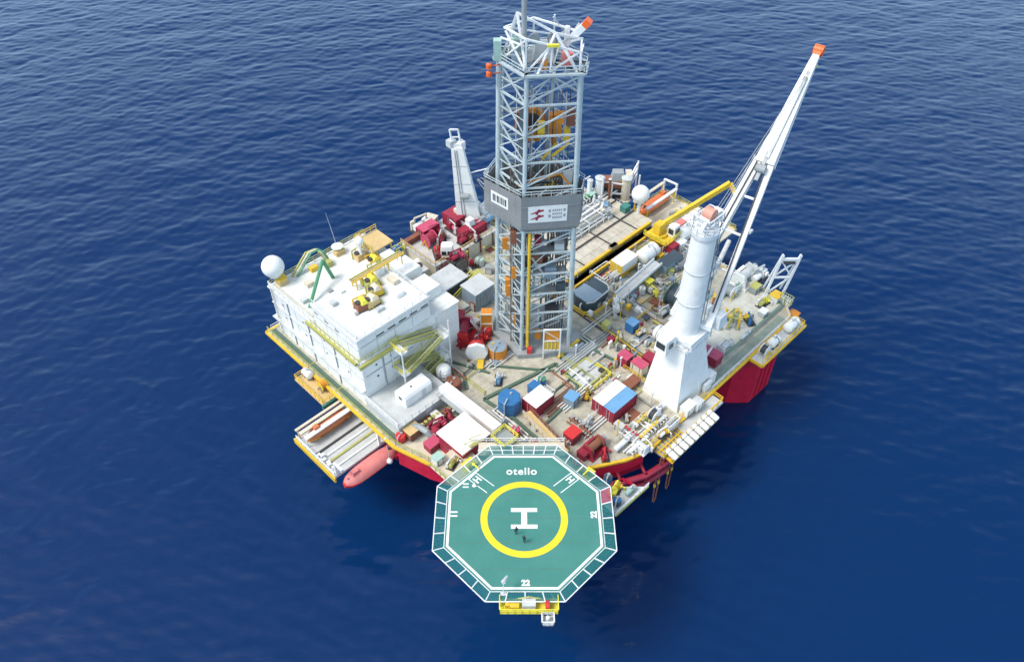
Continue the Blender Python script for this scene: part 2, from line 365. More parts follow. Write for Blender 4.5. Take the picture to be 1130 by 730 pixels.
for k in range(1,7):
    v0 = LB[2]+k*(LB[3]-LB[2])/7; PA('panel_joint', G().box(LB[0]-.02,LB[0]-.003,v0-.04,v0+.04,DZ+.2,28.2), GSTEEL, acc)
for k in range(1,5):
    u0 = LB[0]+k*4.2; PA('panel_joint', G().box(u0-.04,u0+.04,LB[2]-.02,LB[2]-.003,DZ+3.3,28.2), GSTEEL, acc)
    if k < 4: PA('panel_joint', G().box(UB[0]+k*3.8-.04,UB[0]+k*3.8+.04,UB[2]-.02,UB[2]-.003,29.2,UZ-.3), GSTEEL, acc)
for k in range(1,4): PA('panel_joint', G().box(UB[0]-.02,UB[0]-.003,UB[2]+k*3-.04,UB[2]+k*3+.04,29.2,UZ-.3), GSTEEL, acc)
for z_ in (31.7,): PA('storey_ledge', G().box(UB[0]-.22,UB[0]-.004,UB[2],UB[3],z_,z_+.16).box(UB[0]-.22,UB[1],UB[2]-.22,UB[2]-.004,z_,z_+.16), LGREY, acc)
for z_ in (25.3,): PA('storey_ledge', G().box(LB[0]-.25,LB[0]-.004,LB[2],LB[3],z_,z_+.12).box(LB[0]-.25,-25,LB[2]-.25,LB[2]-.004,z_,z_+.12), LGREY, acc)
PA('roof_railing', G().rail([(UB[0]-.6,UB[3]+.4,29.05),(UB[0]-.6,UB[2]-.5,29.05),(-27.6,UB[2]-.6,29.05)],1.0,1.4,.05), OLIVE, acc)
for (a_,b_,c_,d_,e_,m_) in ((-33,15.5,1.0,1.2,.7,LGREY),(-30,17.2,.8,.8,.5,WSTEEL),(-28.5,9.0,1.4,.8,.6,LGREY),(-24,9.4,1.6,1.2,.9,WHITE),(-22.2,12.5,1.2,2.0,.8,CREAM),(-22.6,16.2,1.4,1.4,1.2,WSTEEL),(-26,16.6,.6,.6,1.0,OLIVE),(-31.5,11,.6,.6,.4,GSTEEL)):
    PA('roof_box', G().box(a_,a_+c_,b_,b_+d_,UZ+.003,UZ+e_,.03,.03), m_, acc)
for (a_,b_,c_,d_,e_,m_) in ((-34,24,1.2,1.0,.7,LGREY),(-31,27,1.4,1.2,.8,CREAM),(-28,30,1.6,1.0,.9,YEL),(-25,29,1.2,1.2,1.1,OLIVE),(-22,30.4,2.0,1.2,1.0,TAN),(-26,22,1.2,1.4,.8,WSTEEL),(-29,23,.8,.8,.5,GSTEEL),(-19,26.8,1.6,2.0,1.2,WSTEEL),(-17.2,30,1.4,1.4,1.6,CREAM)):
    PA('roof_box', G().box(a_,a_+c_,b_,b_+d_,29.053,29.05+e_,.03,.03), m_, acc)
PA('roof_pipe', G().tube([(-20.6,7.5,UZ+.3),(-20.6,18,UZ+.3),(-20.6,18.4,29.3)],.14,6), WSTEEL, acc, True)
PA('roof_pipe', G().tube([(-34.8,31.5,29.4),(-34.8,20,29.4)],.12,6), CREAM, acc, True)
# terrace block in front
PA('terrace_block', G().box(-36,-24.2,-3.6,5.39,DZ,20.2), LGREY, acc)
PA('terrace_roof', G().box(-36.15,-24.05,-3.75,5.39,20.2,20.4), LGREY, acc)
PA('terrace_railing', G().rail([(-36,5.2,20.4),(-36,-3.6,20.4),(-24.2,-3.6,20.4)],1.1,1.4,.06), WSTEEL, acc)
PA('door', G().box(-30,-28.8,-3.66,-3.603,18.2,20.0), WSTEEL, acc)
# roof edge plant rows at the back of the block
g = G()
for (a,b,c,d,e) in ((-18.5,-14.6,9,13.5,2.0),(-18.6,-14.4,14.5,19,3.0),(-17,-14.3,20,24,1.6),(-22,-18.5,22,25,1.3)):
    g.box(a,b,c,d,29.05,29.05+e,.12,.12)
PA('roof_plant_room', g, WHITE, acc)
for k in range(9):
    a = rnd.uniform(-19,-14.5); b = rnd.uniform(8,26); PA('roof_pipe', G().tube([(a,b,29.1),(a,b,30.8),(a+rnd.uniform(-1.5,1.5),b+.3,30.8)],.16,7), LGREY, acc)

# side stair tower
st = T('stair_tower', 'olive yellow zigzag outside stairs on white quarters\' right wall', 'stairs', -23.3, 3.7, DZ)
x0, x1 = -6.2, 4.2
for k in range(4):
    z0 = 0.05+k*2.7; z1 = z0+2.7; a, b = (x0+1.3, x1-1.3) if k % 2 == 0 else (x1-1.3, x0+1.3); y = -0.75 if k % 2 == 0 else 0.75
    g = G()
    for dy in (-.6,.6): g.beam((a,y+dy,z0),(b,y+dy,z1),.15,.38); g.beam((a,y+dy,z0+1.1),(b,y+dy,z1+1.1),.16); g.beam((a,y+dy,z0+.6),(b,y+dy,z1+.6),.1)
    n = 12
    fl = P('stair_flight', g, OLIVE, st)
    g = G()
    for i in range(n): t = (i+.5)/n; g.cb(a+(b-a)*t, y, z0+(z1-z0)*t, .42, 1.1, .08)
    P('tread', g, GSTEEL, fl)
    e = x1 if k % 2 == 0 else x0; s_ = 1 if k % 2 == 0 else -1
    P('landing', G().box(min(e,e-s_*1.3),max(e,e-s_*1.3),-1.45,1.45,z1-.3,z1), WSTEEL, st)
    P('landing_railing', G().rail([(e-s_*1.3,-1.45,z1),(e,-1.45,z1),(e,1.45,z1),(e-s_*1.3,1.45,z1)],1.1,1.0,.06), LEM if k%2 else WSTEEL, st)
for x in (x0,x1):
    for y in (-1.5,1.5): P('post', G().beam((x,y,0),(x,y,11.9),.18), WSTEEL, st)

# roof items
def dome(name, label, px_, py_, z, r, base):
    u0, v0 = uv(px_, py_, z); t = T(name, label, 'radome', u0, v0, base)
    P('radome_shell', G().ball((0,0,z-base),r,24,14), WHITE, t, True)
    P('mast', G().cyl((0,0,0),(0,0,z-base-r*.85),.35*min(1,r),n=10).cyl((0,0,z-base-r*.98),(0,0,z-base-r*.8),r*.55,n=14), WSTEEL, t)
    return t
dome('satellite_dome', 'large white satellite dome on the quarters\' far left roof corner', 301, 294, 32.5, 2.05, 29.05)
dome('satellite_dome', 'white satellite dome on a mast behind the deck tiles', 707, 214, 24.5, 1.95, DZ)
dome('satellite_dome', 'small white satellite dome beside tan roof platform', 396, 266, 33.5, .85, 29.05)
u0,v0 = uv(372,272,30.5); t = T('whip_antenna', 'thin tall whip antenna on the roof\'s far edge', 'antenna', u0, v0, 29.05)
P('rod', G().cyl((0,0,1.4),(-.8,.4,9.5),.07,.03,n=6), LGREY, t); P('base_dish', G().lathe([(.05,.9),(1.1,1.5),(1.15,1.55),(.05,1.2)],14).cyl((0,0,0),(0,0,1.2),.15), WSTEEL, t, True)
# green A frame and olive arch
a = (*uv(356,287,33.5),33.5); b = (*uv(341,337,29.6),29.1); c_ = (*uv(367,304,29.6),29.1)
t = T('roof_gantry', 'green inverted V pipe frame standing on white roof', 'frame', b[0], b[1], 29.05)
PA('leg', G().tube([a,b],.33,8), GREEN, t, True); PA('leg', G().tube([a,c_],.36,8), GREEN, t, True)
t = T('pipe_arch', 'olive bundle of pipes arching over the roof\'s far edge', 'pipes', *uv(324,303,29.1), 29.05)
for k in range(3):
    d = k*3.2
    PA('arch_pipe', G().tube([(*uv(322+d,305,29.1),29.06),(*uv(337+d,279,32),32.0),(*uv(347+d*.7,275,32.3),32.3),(*uv(352+d*.7,277,32),31.8),(*uv(362+d*.5,289,29.1),29.06)],.2,7), (OLIVE,CREAM,GREEN)[k], t, True)
t = T('roof_locker', 'tan locker beside large dome on roof corner', 'locker', *uv(311,310,29.5), 29.05)
P('body', G().box(-.9,.9,-.8,.8,0,1.2), TAN, t); P('lid', G().box(-.98,.98,-.88,.88,1.203,1.32), YEL, t)
# tan platform and the row of yellow vent units
t = T('roof_platform', 'tan raised slab platform on the quarters\' far roof edge', 'platform', *uv(415,269,30.5), 29.05)
P('slab', G().box(-2.8,2.2,-2.6,2.6,2.2,2.45), TAN, t); P('leg', G().cb(-2.4,-2.2,0,.25,.25,2.2).cb(-2.4,2.2,0,.25,.25,2.2).cb(1.8,-2.2,0,.25,.25,2.2).cb(1.8,2.2,0,.25,.25,2.2), YEL, t)
P('railing', G().rail([(-2.8,-2.6,2.45),(-2.8,2.6,2.45),(2.2,2.6,2.45)],1.1,1.3,.06), YEL, t)
VENTS = [(398,282,TAN,'tan roof vent unit next to small dome'),(413,289,YEL,'yellow roof vent unit nearest tan platform'),(415,299,OLIVE,'olive roof vent unit second from tan platform'),
         (410,312,OLIVE,'olive brown roof vent unit with slanted hood'),(414,322,YEL,'yellow roof vent unit above the brown one'),(400,337,BROWN,'brown roof vent unit at the near end of row'),(410,333,TAN,'tan roof vent unit next to brown end unit')]
for i,(a_,b_,m_,lb) in enumerate(VENTS):
    zb = UZ if i in (3,4,5,6) else 29.05
    t = T('roof_vent', lb, 'vent', *uv(a_,b_,zb+.6), zb, rot=rnd.uniform(-10,10), group='vent units in a row on the roof')
    P('housing', G().box(-1.2,1.2,-.85,.85,0.15,1.5,.1,.1), m_, t); P('hood', G().prism([(-.5,-1.0),(.8,-1.0),(.8,1.0),(-.5,1.0)],1.503,2.1,[(-.1,-.7),(.5,-.7),(.5,.7),(-.1,.7)]), LEM if i%2 else CREAM, t)
    P('fan', G().lathe([(.1,0),(.5,0),(.5,.3),(.1,.25)],12,(-.75,0,1.5)), DARK, t); P('skid', G().box(-1.3,1.3,-.95,-.7,0,.15).box(-1.3,1.3,.7,.95,0,.15), DARK, t)
    P('pipe_loop', G().tube([(-1.2,.95,.2),(-1.2,.95,1.9),(1.0,.95,1.9),(1.4,-1.2,.2)],.13,7), YEL if i%2 else OLIVE, t, True)

t = T('pipe_trestle','yellow pipe trestle running across the white roof beside the vent units','trestle',*uv(417,303,UZ),UZ)
for x in (-5,-1.5,2,5): P('frame_leg', G().beam((x,-.7,0),(x,-.7,1.7),.16).beam((x,.7,0),(x,.7,1.7),.16).beam((x,-.7,1.65),(x,.7,1.65),.16), YEL, t)
for y,m_ in ((-.5,YEL),(0,TAN),(.5,OLIVE)): P('pipe', G().cyl((-5.6,y,1.9),(5.6,y,1.9),.17,n=7), m_, t, True)
# terrace cabin
t = T('cabin', 'white cabin with rounded roof on grey terrace', 'cabin', *uv(456,428,22.0), 20.4)
prof = [(-1.5,0),(1.5,0),(1.5,1.9),(1.15,2.35),(-1.15,2.35),(-1.5,1.9)]
g = G().add([(-2.9,y,z) for y,z in prof]+[(2.9,y,z) for y,z in prof],[(5,4,3,2,1,0)[::-1],(6,7,8,9,10,11)]+[(i,(i+1)%6,6+(i+1)%6,6+i)[::-1] for i in range(6)])
P('shell', g, WHITE, t); P('window', G().box(-2.93,-2.903,-.4,.4,1.0,1.6), GLASS, t); P('door', G().box(.6,1.5,-1.53,-1.503,.1,1.9), LGREY, t); P('vent_hole', G().cyl((-.4,0,2.353),(-.4,0,2.42),.18), DARK, t)
# long white duct
a = Vector((*uv(489,427,21.5),21.5)); b = Vector((*uv(549,474,21.5),21.5))
t = T('covered_walkway', 'long white box walkway running to the helideck stairs', 'walkway', a.x, a.y, DZ)
PA('duct', G().beam(a,b,1.9,1.5), WHITE, t); 
g = G()
for k in range(5):
    p = a.lerp(b,(k+.5)/5); g.beam((p.x-.6,p.y,DZ),(p.x-.6,p.y,20.7),.2); g.beam((p.x+.6,p.y,DZ),(p.x+.6,p.y,20.7),.2)
PA('support', g, GSTEEL, t)
d = (b-a).normalized(); n_ = Vector((-d.y,d.x,0))
PA('side_walkway', G().beam(a+n_*-1.35+Vector((0,0,-.6)),b+n_*-1.35+Vector((0,0,-.6)),.7,.12), GSTEEL, t)

# white roofed red building
t = T('roofed_module', 'square red module under a broad white roof by the helideck', 'module', -30, -13.2, DZ)
P('roof', G().box(-3.15,3.05,-3.2,3.2,4.2,4.5), WHITE, t); P('wall', G().box(-2.9,2.8,-2.95,2.95,0,3.7), CRIM, t); P('eave_beam', G().box(-3.0,2.95,-3.1,3.1,3.7,4.197), BRED, t)
P('door', G().box(-2.94,-2.903,-.5,.5,.1,2.2), WSTEEL, t)

# ------------------------------------------------------------------ helideck
HC = (1.75, 64.2); HZ = 26.0
hu, hv = ((HC[0]-OX)+(HC[1]-OY))*S2, ((HC[1]-OY)-(HC[0]-OX))*S2
hd = T('helideck', 'green octagonal helicopter deck with yellow ring and white H', 'helideck', hu, hv, HZ, rot=-45)
def ring(r): return [(r/math.cos(math.pi/8)*math.cos(R(22.5+45*i)), r/math.cos(math.pi/8)*math.sin(R(22.5+45*i))) for i in range(8)]
A = 11.1
P('deck_plate', G().prism(ring(A+.15),-.45,0), TEAL, hd)
def flat_ring(p1, p2, z): 
    n = len(p1); return G().add([(*p,z) for p in p1]+[(*p,z) for p in p2],[(i,(i+1)%n,n+(i+1)%n,n+i) for i in range(n)])
P('perimeter_line', flat_ring(ring(A-.08),ring(A-.42),.008), MWHITE, hd)
circ = lambda r: [(r*math.cos(2*math.pi*i/72), r*math.sin(2*math.pi*i/72)) for i in range(72)]
P('aiming_circle', flat_ring(circ(6.3),circ(5.3),.008), MYEL, hd)
def rect(x0,x1,y0,y1,z=.008): return [(x0,y0,z),(x1,y0,z),(x1,y1,z),(x0,y1,z)]
g = G()
for r_ in (rect(-1.9,1.9,1.05,1.7),rect(-1.9,1.9,-1.7,-1.05),rect(-.42,.42,-1.047,1.047)): g.add(r_,[(0,1,2,3)])
P('letter_h', g, MWHITE, hd)
def text(name, s, size, loc, rz, parent, mat, rx=0, ry=0, ext=0.0, bold=.03):
    cu = bpy.data.curves.new(name,'FONT'); cu.body = s; cu.size = size; cu.align_x = 'CENTER'; cu.align_y = 'CENTER'; cu.offset = bold; cu.space_character = 1.0 if len(s) < 4 else 1.12; cu.extrude = ext
    o = bpy.data.objects.new(name+'_tmp', cu); COL.objects.link(o); dg = bpy.context.evaluated_depsgraph_get(); dg.update()
    me = bpy.data.meshes.new_from_object(o.evaluated_get(dg)); bpy.data.objects.remove(o); bpy.data.curves.remove(cu)
    me.materials.clear(); me.materials.append(mat); q = bpy.data.objects.new(name, me); COL.objects.link(q); q.parent = parent; q.location = loc; q.rotation_euler = (rx,ry,rz); return q
text('deck_name','otello',1.75,(-.3,8.1,.008),0,hd,MWHITE,bold=.03)
text('size_mark','22',1.15,(.1,-10.1,.01),0,hd,MWHITE,bold=.06)
text('size_mark','22',1.15,(10.1,.6,.01),R(90),hd,MWHITE,bold=.06)
text('size_mark','11',1.3,(-10.2,.7,.01),R(-90),hd,MWHITE,bold=.06)
text('weight_mark','11',1.1,(-8.6,5.6,.008),R(90),hd,MWHITE,bold=.06); text('weight_mark','9',1.1,(-7.2,5.6,.008),R(90),hd,MWHITE,bold=.06)
for s_ in (-1,1):
    g = G(); c0 = Vector((s_*6.9,6.6,0)); ax = Vector((-s_*.76,-.65,0)).normalized(); nx = Vector((-ax.y,ax.x,0))
    def q4(a0,a1,b0,b1): return [c0+ax*a0+nx*b0+Vector((0,0,.008)),c0+ax*a1+nx*b0+Vector((0,0,.008)),c0+ax*a1+nx*b1+Vector((0,0,.008)),c0+ax*a0+nx*b1+Vector((0,0,.008))]
    for r_ in ((-1,2.6,-.85,-.72),(-1,2.6,.72,.85),(-1.13,-1.0,-.85,.85),(-.7,.5,-.45,-.2),(-.7,.5,.2,.45),(-.2,0,-.197,.197)):
        w_ = q4(*r_); g.add(w_,[(0,1,2,3)]); 
    P('touchdown_box', g, MWHITE, hd)
for k in range(28):
    a_ = 2*math.pi*k/28; P('tie_down_point', G().cyl((4.0*math.cos(a_*2),4.0*math.sin(a_*2),.001) if k < 14 else (8.4*math.cos(a_*2+.1),8.4*math.sin(a_*2+.1),.001),(4.0*math.cos(a_*2),4.0*math.sin(a_*2),.012) if k < 14 else (8.4*math.cos(a_*2+.1),8.4*math.sin(a_*2+.1),.012),.1,n=8), DGREEN, hd)
for y_ in (-8,-4,0,4,8):
    w_ = min(A-.6, (A/math.cos(math.pi/8)*1.0)-max(0,abs(y_)-4.6)-1.5); P('plate_seam', G().add(rect(-w_,w_,y_-.025,y_+.025,.004),[(0,1,2,3)]), DGREEN, hd)
# net panels and frames
rin, rout = ring(A+.2), ring(A+1.75)
pan = 0
for i in range(8):
    a0,a1 = Vector((*rin[i],-.1)),Vector((*rin[(i+1)%8],-.1)); b0,b1 = Vector((*rout[i],.15)),Vector((*rout[(i+1)%8],.15))
    P('net_frame', G().beam(b0,b1,.13).beam(a0,b0,.13).beam(a0,a1,.12), WSTEEL, hd)
    if i == 1: n = 6
    else: n = 4
    for k in range(n):
        t0,t1 = k/n,(k+1)/n
        if i == 5 and k in (1,2): pass
        A0,A1,B0,B1 = a0.lerp(a1,t0),a0.lerp(a1,t1),b0.lerp(b1,t0),b0.lerp(b1,t1)
        g = G()
        if k: g.beam(A0,B0,.13)
        m_ = 11
        for q in range(1,m_):
            g.beam(A0.lerp(A1,q/m_),B0.lerp(B1,q/m_),.05); 
        for q in range(1,9): g.beam(A0.lerp(B0,q/9),A1.lerp(B1,q/9),.05)
        isred = (i == 7 and k == 3)
        P('net_panel', g, MAG if isred else NETG, hd, label='crimson netting panel' if isred else None)
    for k in range(1,n):
        P('net_arm', G().beam(a0.lerp(a1,k/n)+Vector((0,0,.03)),b0.lerp(b1,k/n)+Vector((0,0,.03)),.14), WSTEEL, hd)
# truss under the deck and legs down to the hull
g = G(); low = [(x*.62,y*.62) for x,y in ring(A)]
for i in range(8):
    a0 = Vector((*ring(A-.8)[i],-.5)); c0 = Vector((*low[i],-3.2)); c1 = Vector((*low[(i+1)%8],-3.2)); a1 = Vector((*ring(A-.8)[(i+1)%8],-.5))
    g.beam(a0,c0,.3); g.beam(c0,c1,.3); g.beam(c0,a1,.22); g.beam(a0,a1,.3)
    g.beam(c0,Vector((0,0,-.6)),.25)
P('support_truss', g, WSTEEL, hd)
for (lx,ly,bx,by,bz) in ((-6.8,2.8,-6,16,-9),(6.8,2.8,8,14.5,-9),(-2.8,6.8,-3,15,-9),(2.8,6.8,4,14.5,-9),(-6.8,-2.8,-7,11.2,-14),(6.8,-2.8,8.5,11,-14)):
    P('strut', G().cyl((lx,ly,-3.2),(bx,by,bz),.35,n=10), WSTEEL, hd)
# access stair side: pale grating platform behind the deck
P('access_platform', G().box(-7,6.5,11.9,14.4,-1.2,-1.0), CREAM, hd)
P('access_railing', G().rail([(-7,14.3,-1),(6.4,14.3,-1)],1.1,1.2,.06).rail([(-7,12,-1),(6.4,12,-1)],1.1,1.5,.05), WSTEEL, hd)
P('access_stairs', G().beam((-6.8,14.6,-1.1),(-10.5,17.5,-7),1.2,.2).beam((-6.6,15.2,0),(-10.3,18.1,-6),.1).beam((-7.3,14.2,0),(-11,17.1,-6),.1), OLIVE, hd)

# things on and beside the helideck
def on_heli(name,label,cat,x,y,z=0,rot=0): return T(name,label,cat,hu+(x+y)*S2,hv+(y-x)*S2,HZ+z,rot=-45+rot)
t = on_heli('foam_monitor_platform','yellow and white equipment platform hanging on the helideck\'s near edge','platform',.5,-12.9,-.9)
P('grating', G().box(-3.9,3.9,-1.1,1.1,-.15,0), LEM, t); P('railing', G().rail([(-3.9,1.0,0),(-3.9,-1.1,0),(3.9,-1.1,0),(3.9,1.0,0)],1.1,1.0,.07), LEM, t)
P('cabinet', G().box(-.9,.9,-.6,.5,.002,1.1), LGREY, t); P('pump', G().cyl((-2.6,-.2,.5),(-1.3,-.2,.5),.4).cb(-2.9,-.2,0,.5,.5,.9), YEL, t)
P('hose_reel', G().cyl((2.2,-.3,.7),(2.7,-.3,.7),.65,n=16), BRED, t, True); P('brace', G().beam((-3.5,1,-.1),(-3.2,2.9,-2.4),.18).beam((3.5,1,-.1),(3.2,2.9,-2.4),.18), WSTEEL, t)
P('pipe', G().tube([(-3.6,.5,.3),(.0,.6,1.3),(3.5,.5,.4)],.1,7), OLIVE, t)
t = on_heli('lamp_basket','small white square basket below the equipment platform\'s right end','basket',3.0,-14.7,-1.4)
P('frame', G().rail([(-.8,-.7,0),(.8,-.7,0),(.8,.7,0),(-.8,.7,0)],.9,.8,.09,True), WSTEEL, t); P('tray', G().box(-.8,.8,-.7,.7,-.12,-.01), LGREY, t); P('lamp', G().cyl((0,0,0),(0,0,.7),.3).ball((0,0,.8),.3,12,7), WHITE, t, True); P('bracket', G().beam((-.6,.6,-.06),(-.6,1.3,.2),.12).beam((.6,.6,-.06),(.6,1.3,.2),.12), WSTEEL, t)
t = on_heli('windsock','pale windsock on a short pole at the helideck\'s near edge','windsock',-2.9,-11.6,-.3)
P('pole', G().cyl((0,0,0),(0,0,3.6),.08,.05), WSTEEL, t); P('sock', G().cyl((0,.05,3.3),(.5,1.1,2.9),.32,.16,n=12), LGREY, t, True); P('foot', G().cb(0,0,0,.8,.6,.35), LGREY, t)
for k,(x,y,lb) in enumerate(((-7.6,9.4,'yellow foam monitor at the helideck\'s upper left corner'),(9.8,8.3,'yellow foam monitor at the helideck\'s upper right corner'))):
    t = on_heli('foam_monitor',lb,'monitor',x,y,-.7,rot=40-80*k); P('stand', G().cyl((0,0,-.9),(0,0,.7),.16).cb(0,0,-1.0,1.6,1.6,.12), LEM, t); P('nozzle', G().cyl((0,0,.8),(0,-1.3,1.1),.16,.1).ball((0,0,.75),.28,10,6), LEM, t, True); P('base_box', G().box(-.7,.7,.2,1.0,-.88,.1), LEM, t)
# people on the helideck
def person(label, x, y, rot, hand):
    t = on_heli('person',label,'person',x,y,0,rot)
    V = [(0,0,.95),(0,0,1.2),(0,0,1.43),(0,-.01,1.53),(0,-.02,1.66),(.1,0,.9),(.11,-.02,.5),(.11,.03,.08),(.11,-.12,.05),(-.1,0,.9),(-.12,.04,.5),(-.12,.1,.09),(-.12,-.05,.05),
         (.2,0,1.4),(.26,.02,1.13),(.27,-.1 if hand else 0,.88),(-.2,0,1.4),(-.26,.02,1.13),(-.26,-.04,.87)]
    E = [(0,1),(1,2),(2,3),(3,4),(0,5),(5,6),(6,7),(7,8),(0,9),(9,10),(10,11),(11,12),(2,13),(13,14),(14,15),(2,16),(16,17),(17,18)]
    RD = [.16,.17,.15,.06,.105,.1,.075,.055,.05,.1,.075,.055,.05,.075,.055,.04,.075,.055,.04]
    me = bpy.data.meshes.new('body'); me.from_pydata(V,E,[]); me.materials.append(COVER); o = bpy.data.objects.new('body',me); COL.objects.link(o); o.parent = t
    md = o.modifiers.new('Skin','SKIN'); 
    if not me.skin_vertices: me.skin_vertices.new()
    for i,r_ in enumerate(RD): me.skin_vertices[0].data[i].radius = (r_,r_*.85); me.skin_vertices[0].data[i].use_root = (i==0)
    o.modifiers.new('Subdivision','SUBSURF').render_levels = 1
    P('helmet', G().lathe([(.14,1.7),(.15,1.72),(.125,1.8),(.06,1.85),(.001,1.86)],14,(0,-.02,0)), DARK, t, True)
    P('face', G().ball((0,-.075,1.655),.07,10,7,1.2), SKIN, t, True)
person('person in dark coveralls standing nearest the H',-1.15,-2.6,20,True)
person('person in dark coveralls standing nearest the yellow ring',-.05,-3.9,-30,False)

# ------------------------------------------------------------------ derrick
dc = (4.1, 109.4)
du, dv = ((dc[0]-OX)+(dc[1]-OY))*S2, ((dc[1]-OY)-(dc[0]-OX))*S2
DB = DZ+1.0
de = T('derrick', 'tall steel lattice drilling derrick with grey wind wall', 'derrick', du, dv, DZ, rot=-45)
HEX = [(-6.9,.7),(-2.4,-4.9),(6.3,-4.1),(6.9,-.7),(2.4,4.9),(-6.3,4.1)]
ZT = 73.0
def hexp(z, off=0.0):
    s_ = 1-.14*max(0,(z-DB))/(ZT-DB); out = []
    for x,y in HEX:
        l = math.hypot(x,y); out.append(Vector((x*s_*(1+off/l), y*s_*(1+off/l), z-DZ)))
    return out
P('drill_floor', G().prism([(x*1.25,y*1.3) for x,y in HEX],.005,1.0), GSTEEL, de)
lv = [DB,23.5,28,32.5,37,41.5,46,50,54.5,59,63.5,68.5,73]
for i in range(6):
    P('leg', G().tube([hexp(DB)[i],hexp(ZT)[i]],(.46,.33,.33,.25,.25,.25)[i],10), DSTEEL, de, True)
for k,z in enumerate(lv[1:]):
    h = hexp(z); g = G()
    for i in range(6): g.beam(h[i],h[(i+1)%6],.27)
    P('ring_beam', g, DSTEEL, de)
for i in range(6):
    g = G()
    for k in range(len(lv)-1):
        h0,h1 = hexp(lv[k]),hexp(lv[k+1]); a,b,c,d = h0[i],h0[(i+1)%6],h1[i],h1[(i+1)%6]
        if i == 1:   # front: single long diagonals
            if k == 0: continue
            g.beam(a.lerp(c,.05),b.lerp(d,.95),.22) ; g.beam(a.lerp(c,.05),a.lerp(b,.45).lerp(c.lerp(d,.45),.97),.13); g.beam(a.lerp(c,.3),b.lerp(d,.72),.12)
        elif i in (0,5):
            m = a.lerp(c,.5).lerp(b.lerp(d,.5),.5); g.beam(a,m,.2); g.beam(b,m,.2); g.beam(c,m,.2); g.beam(d,m,.2); g.beam(a.lerp(c,.5),b.lerp(d,.5),.14)
        else: g.beam(a,d,.2); g.beam(b,c,.2)
    P('lattice_bracing', g, DSTEEL, de)
# wind wall
zl, zm, zh = 45.8, 47.2, 53.4
lo, mi, hi = hexp(zl,-.2), hexp(zm,1.1), hexp(zh,1.25)
hi[0] += Vector((-1.2,-.9,0)); mi[0] += Vector((-1.2,-.9,0))
g = G().add(lo+mi+hi,[(i,(i+1)%6,6+(i+1)%6,6+i) for i in range(6)]+[(6+i,6+(i+1)%6,12+(i+1)%6,12+i) for i in range(6)])
inn = [p*.985 for p in hi]; inn = [Vector((p.x,p.y,zh-DZ)) for p in inn]; inb = [Vector((p.x*.985,p.y*.985,p.z)) for p in mi]
g.add(hi+inn+inb,[(i,(i+1)%6,6+(i+1)%6,6+i) for i in range(6)]+[(6+i,6+(i+1)%6,12+(i+1)%6,12+i) for i in range(6)])
ww = P('wind_wall', g, WALLG, de)
g = G()
for i in range(6):
    for z_ in (49.2,51.4): 
        a,b = mi[i].lerp(hi[i],(z_-zm)/(zh-zm)), mi[(i+1)%6].lerp(hi[(i+1)%6],(z_-zm)/(zh-zm)); g.beam(a*1.002,b*1.002,.09)
P('stiffener', g, WALLG, ww)
g = G()
for i in range(6):
    for k in range(1,7):
        t_ = k/7; g.beam(mi[i].lerp(mi[(i+1)%6],t_)*1.0015,hi[i].lerp(hi[(i+1)%6],t_)*1.0015,.05)
P('cladding_rib', g, GSTEEL, ww)
P('racking_floor', G().prism([(p.x*.97,p.y*.97) for p in mi],zm-DZ+.05,zm-DZ+.2), GSTEEL, de)
P('wall_top_rail', G().rail([Vector((p.x,p.y,zh-DZ+.02)) for p in hi],1.0,1.6,.06,True), DSTEEL, de)
P('fingerboard', G().beam((-4,-3.2,zh-DZ-.4),(5.4,-3.0,zh-DZ-.4),.3).beam((-3.4,-2,zh-DZ-.4),(5.4,-1.8,zh-DZ-.4),.25).beam((-3.4,-.8,zh-DZ-.4),(5.4,-.6,zh-DZ-.4),.25).beam((-3.4,1,zh-DZ-.4),(5,1,zh-DZ-.4),.25), DARK, de)
# signs on the wind wall (flat panels)
def sign(i, t0, t1, z0, z1, name):
    A_,B_ = mi[i],mi[(i+1)%6]; C_,D_ = hi[i],hi[(i+1)%6]
    def pt(t,z): s_ = (z-zm)/(zh-zm); return A_.lerp(B_,t).lerp(C_.lerp(D_,t),s_)
    nrm = (B_-A_).cross(C_-A_).normalized()
    o_ = nrm*.06
    g = G().add([pt(t0,z0)+o_,pt(t1,z0)+o_,pt(t1,z1)+o_,pt(t0,z1)+o_,pt(t0,z0)+nrm*.005,pt(t1,z0)+nrm*.005,pt(t1,z1)+nrm*.005,pt(t0,z1)+nrm*.005],[(0,1,2,3),(7,6,5,4),(0,4,5,1),(1,5,6,2),(2,6,7,3),(3,7,4,0)])
    s1 = P('sign_panel', g, WHITE, de)
    return s1, (lambda x,y: pt(t0+(t1-t0)*x, z0+(z1-z0)*y)+nrm*.07)
s1, f = sign(1,.12,.78,48.5,51.6,'front')
def strip(f, pts): g_ = G(); g_.add([f(*p) for p in pts],[tuple(range(len(pts)))]); return g_
g = G()
for y in (.58,.24):
    for q in ([(.05,y-.02),(.10,y-.04),(.40,y+.12),(.40,y+.22),(.30,y+.22)],): g.add([f(*p) for p in q],[tuple(range(len(q)))])
    q = [(.18,y-.02),(.24,y-.05),(.30,y+.3),(.25,y+.3)]; g.add([f(p[0],p[1]-.05)+Vector((0,-.004,0)) for p in q],[(0,1,2,3)])
P('emblem', g, CRIM, s1)
g = G()
for y in (.2,.42,.64):
    for k in range(5): x = .62+k*.052; g.add([f(x,y),f(x+.036,y),f(x+.036,y+.14),f(x,y+.14)],[(0,1,2,3)])
for (x,y) in ((.52,.28),(.52,.6),(.9,.28),(.9,.62)): g.add([f(x,y),f(x+.06,y),f(x+.06,y+.18),f(x,y+.18)],[(0,1,2,3)])
P('lettering', g, GSTEEL, s1)
s2, f = sign(0,.2,.66,49.8,52.0,'left')
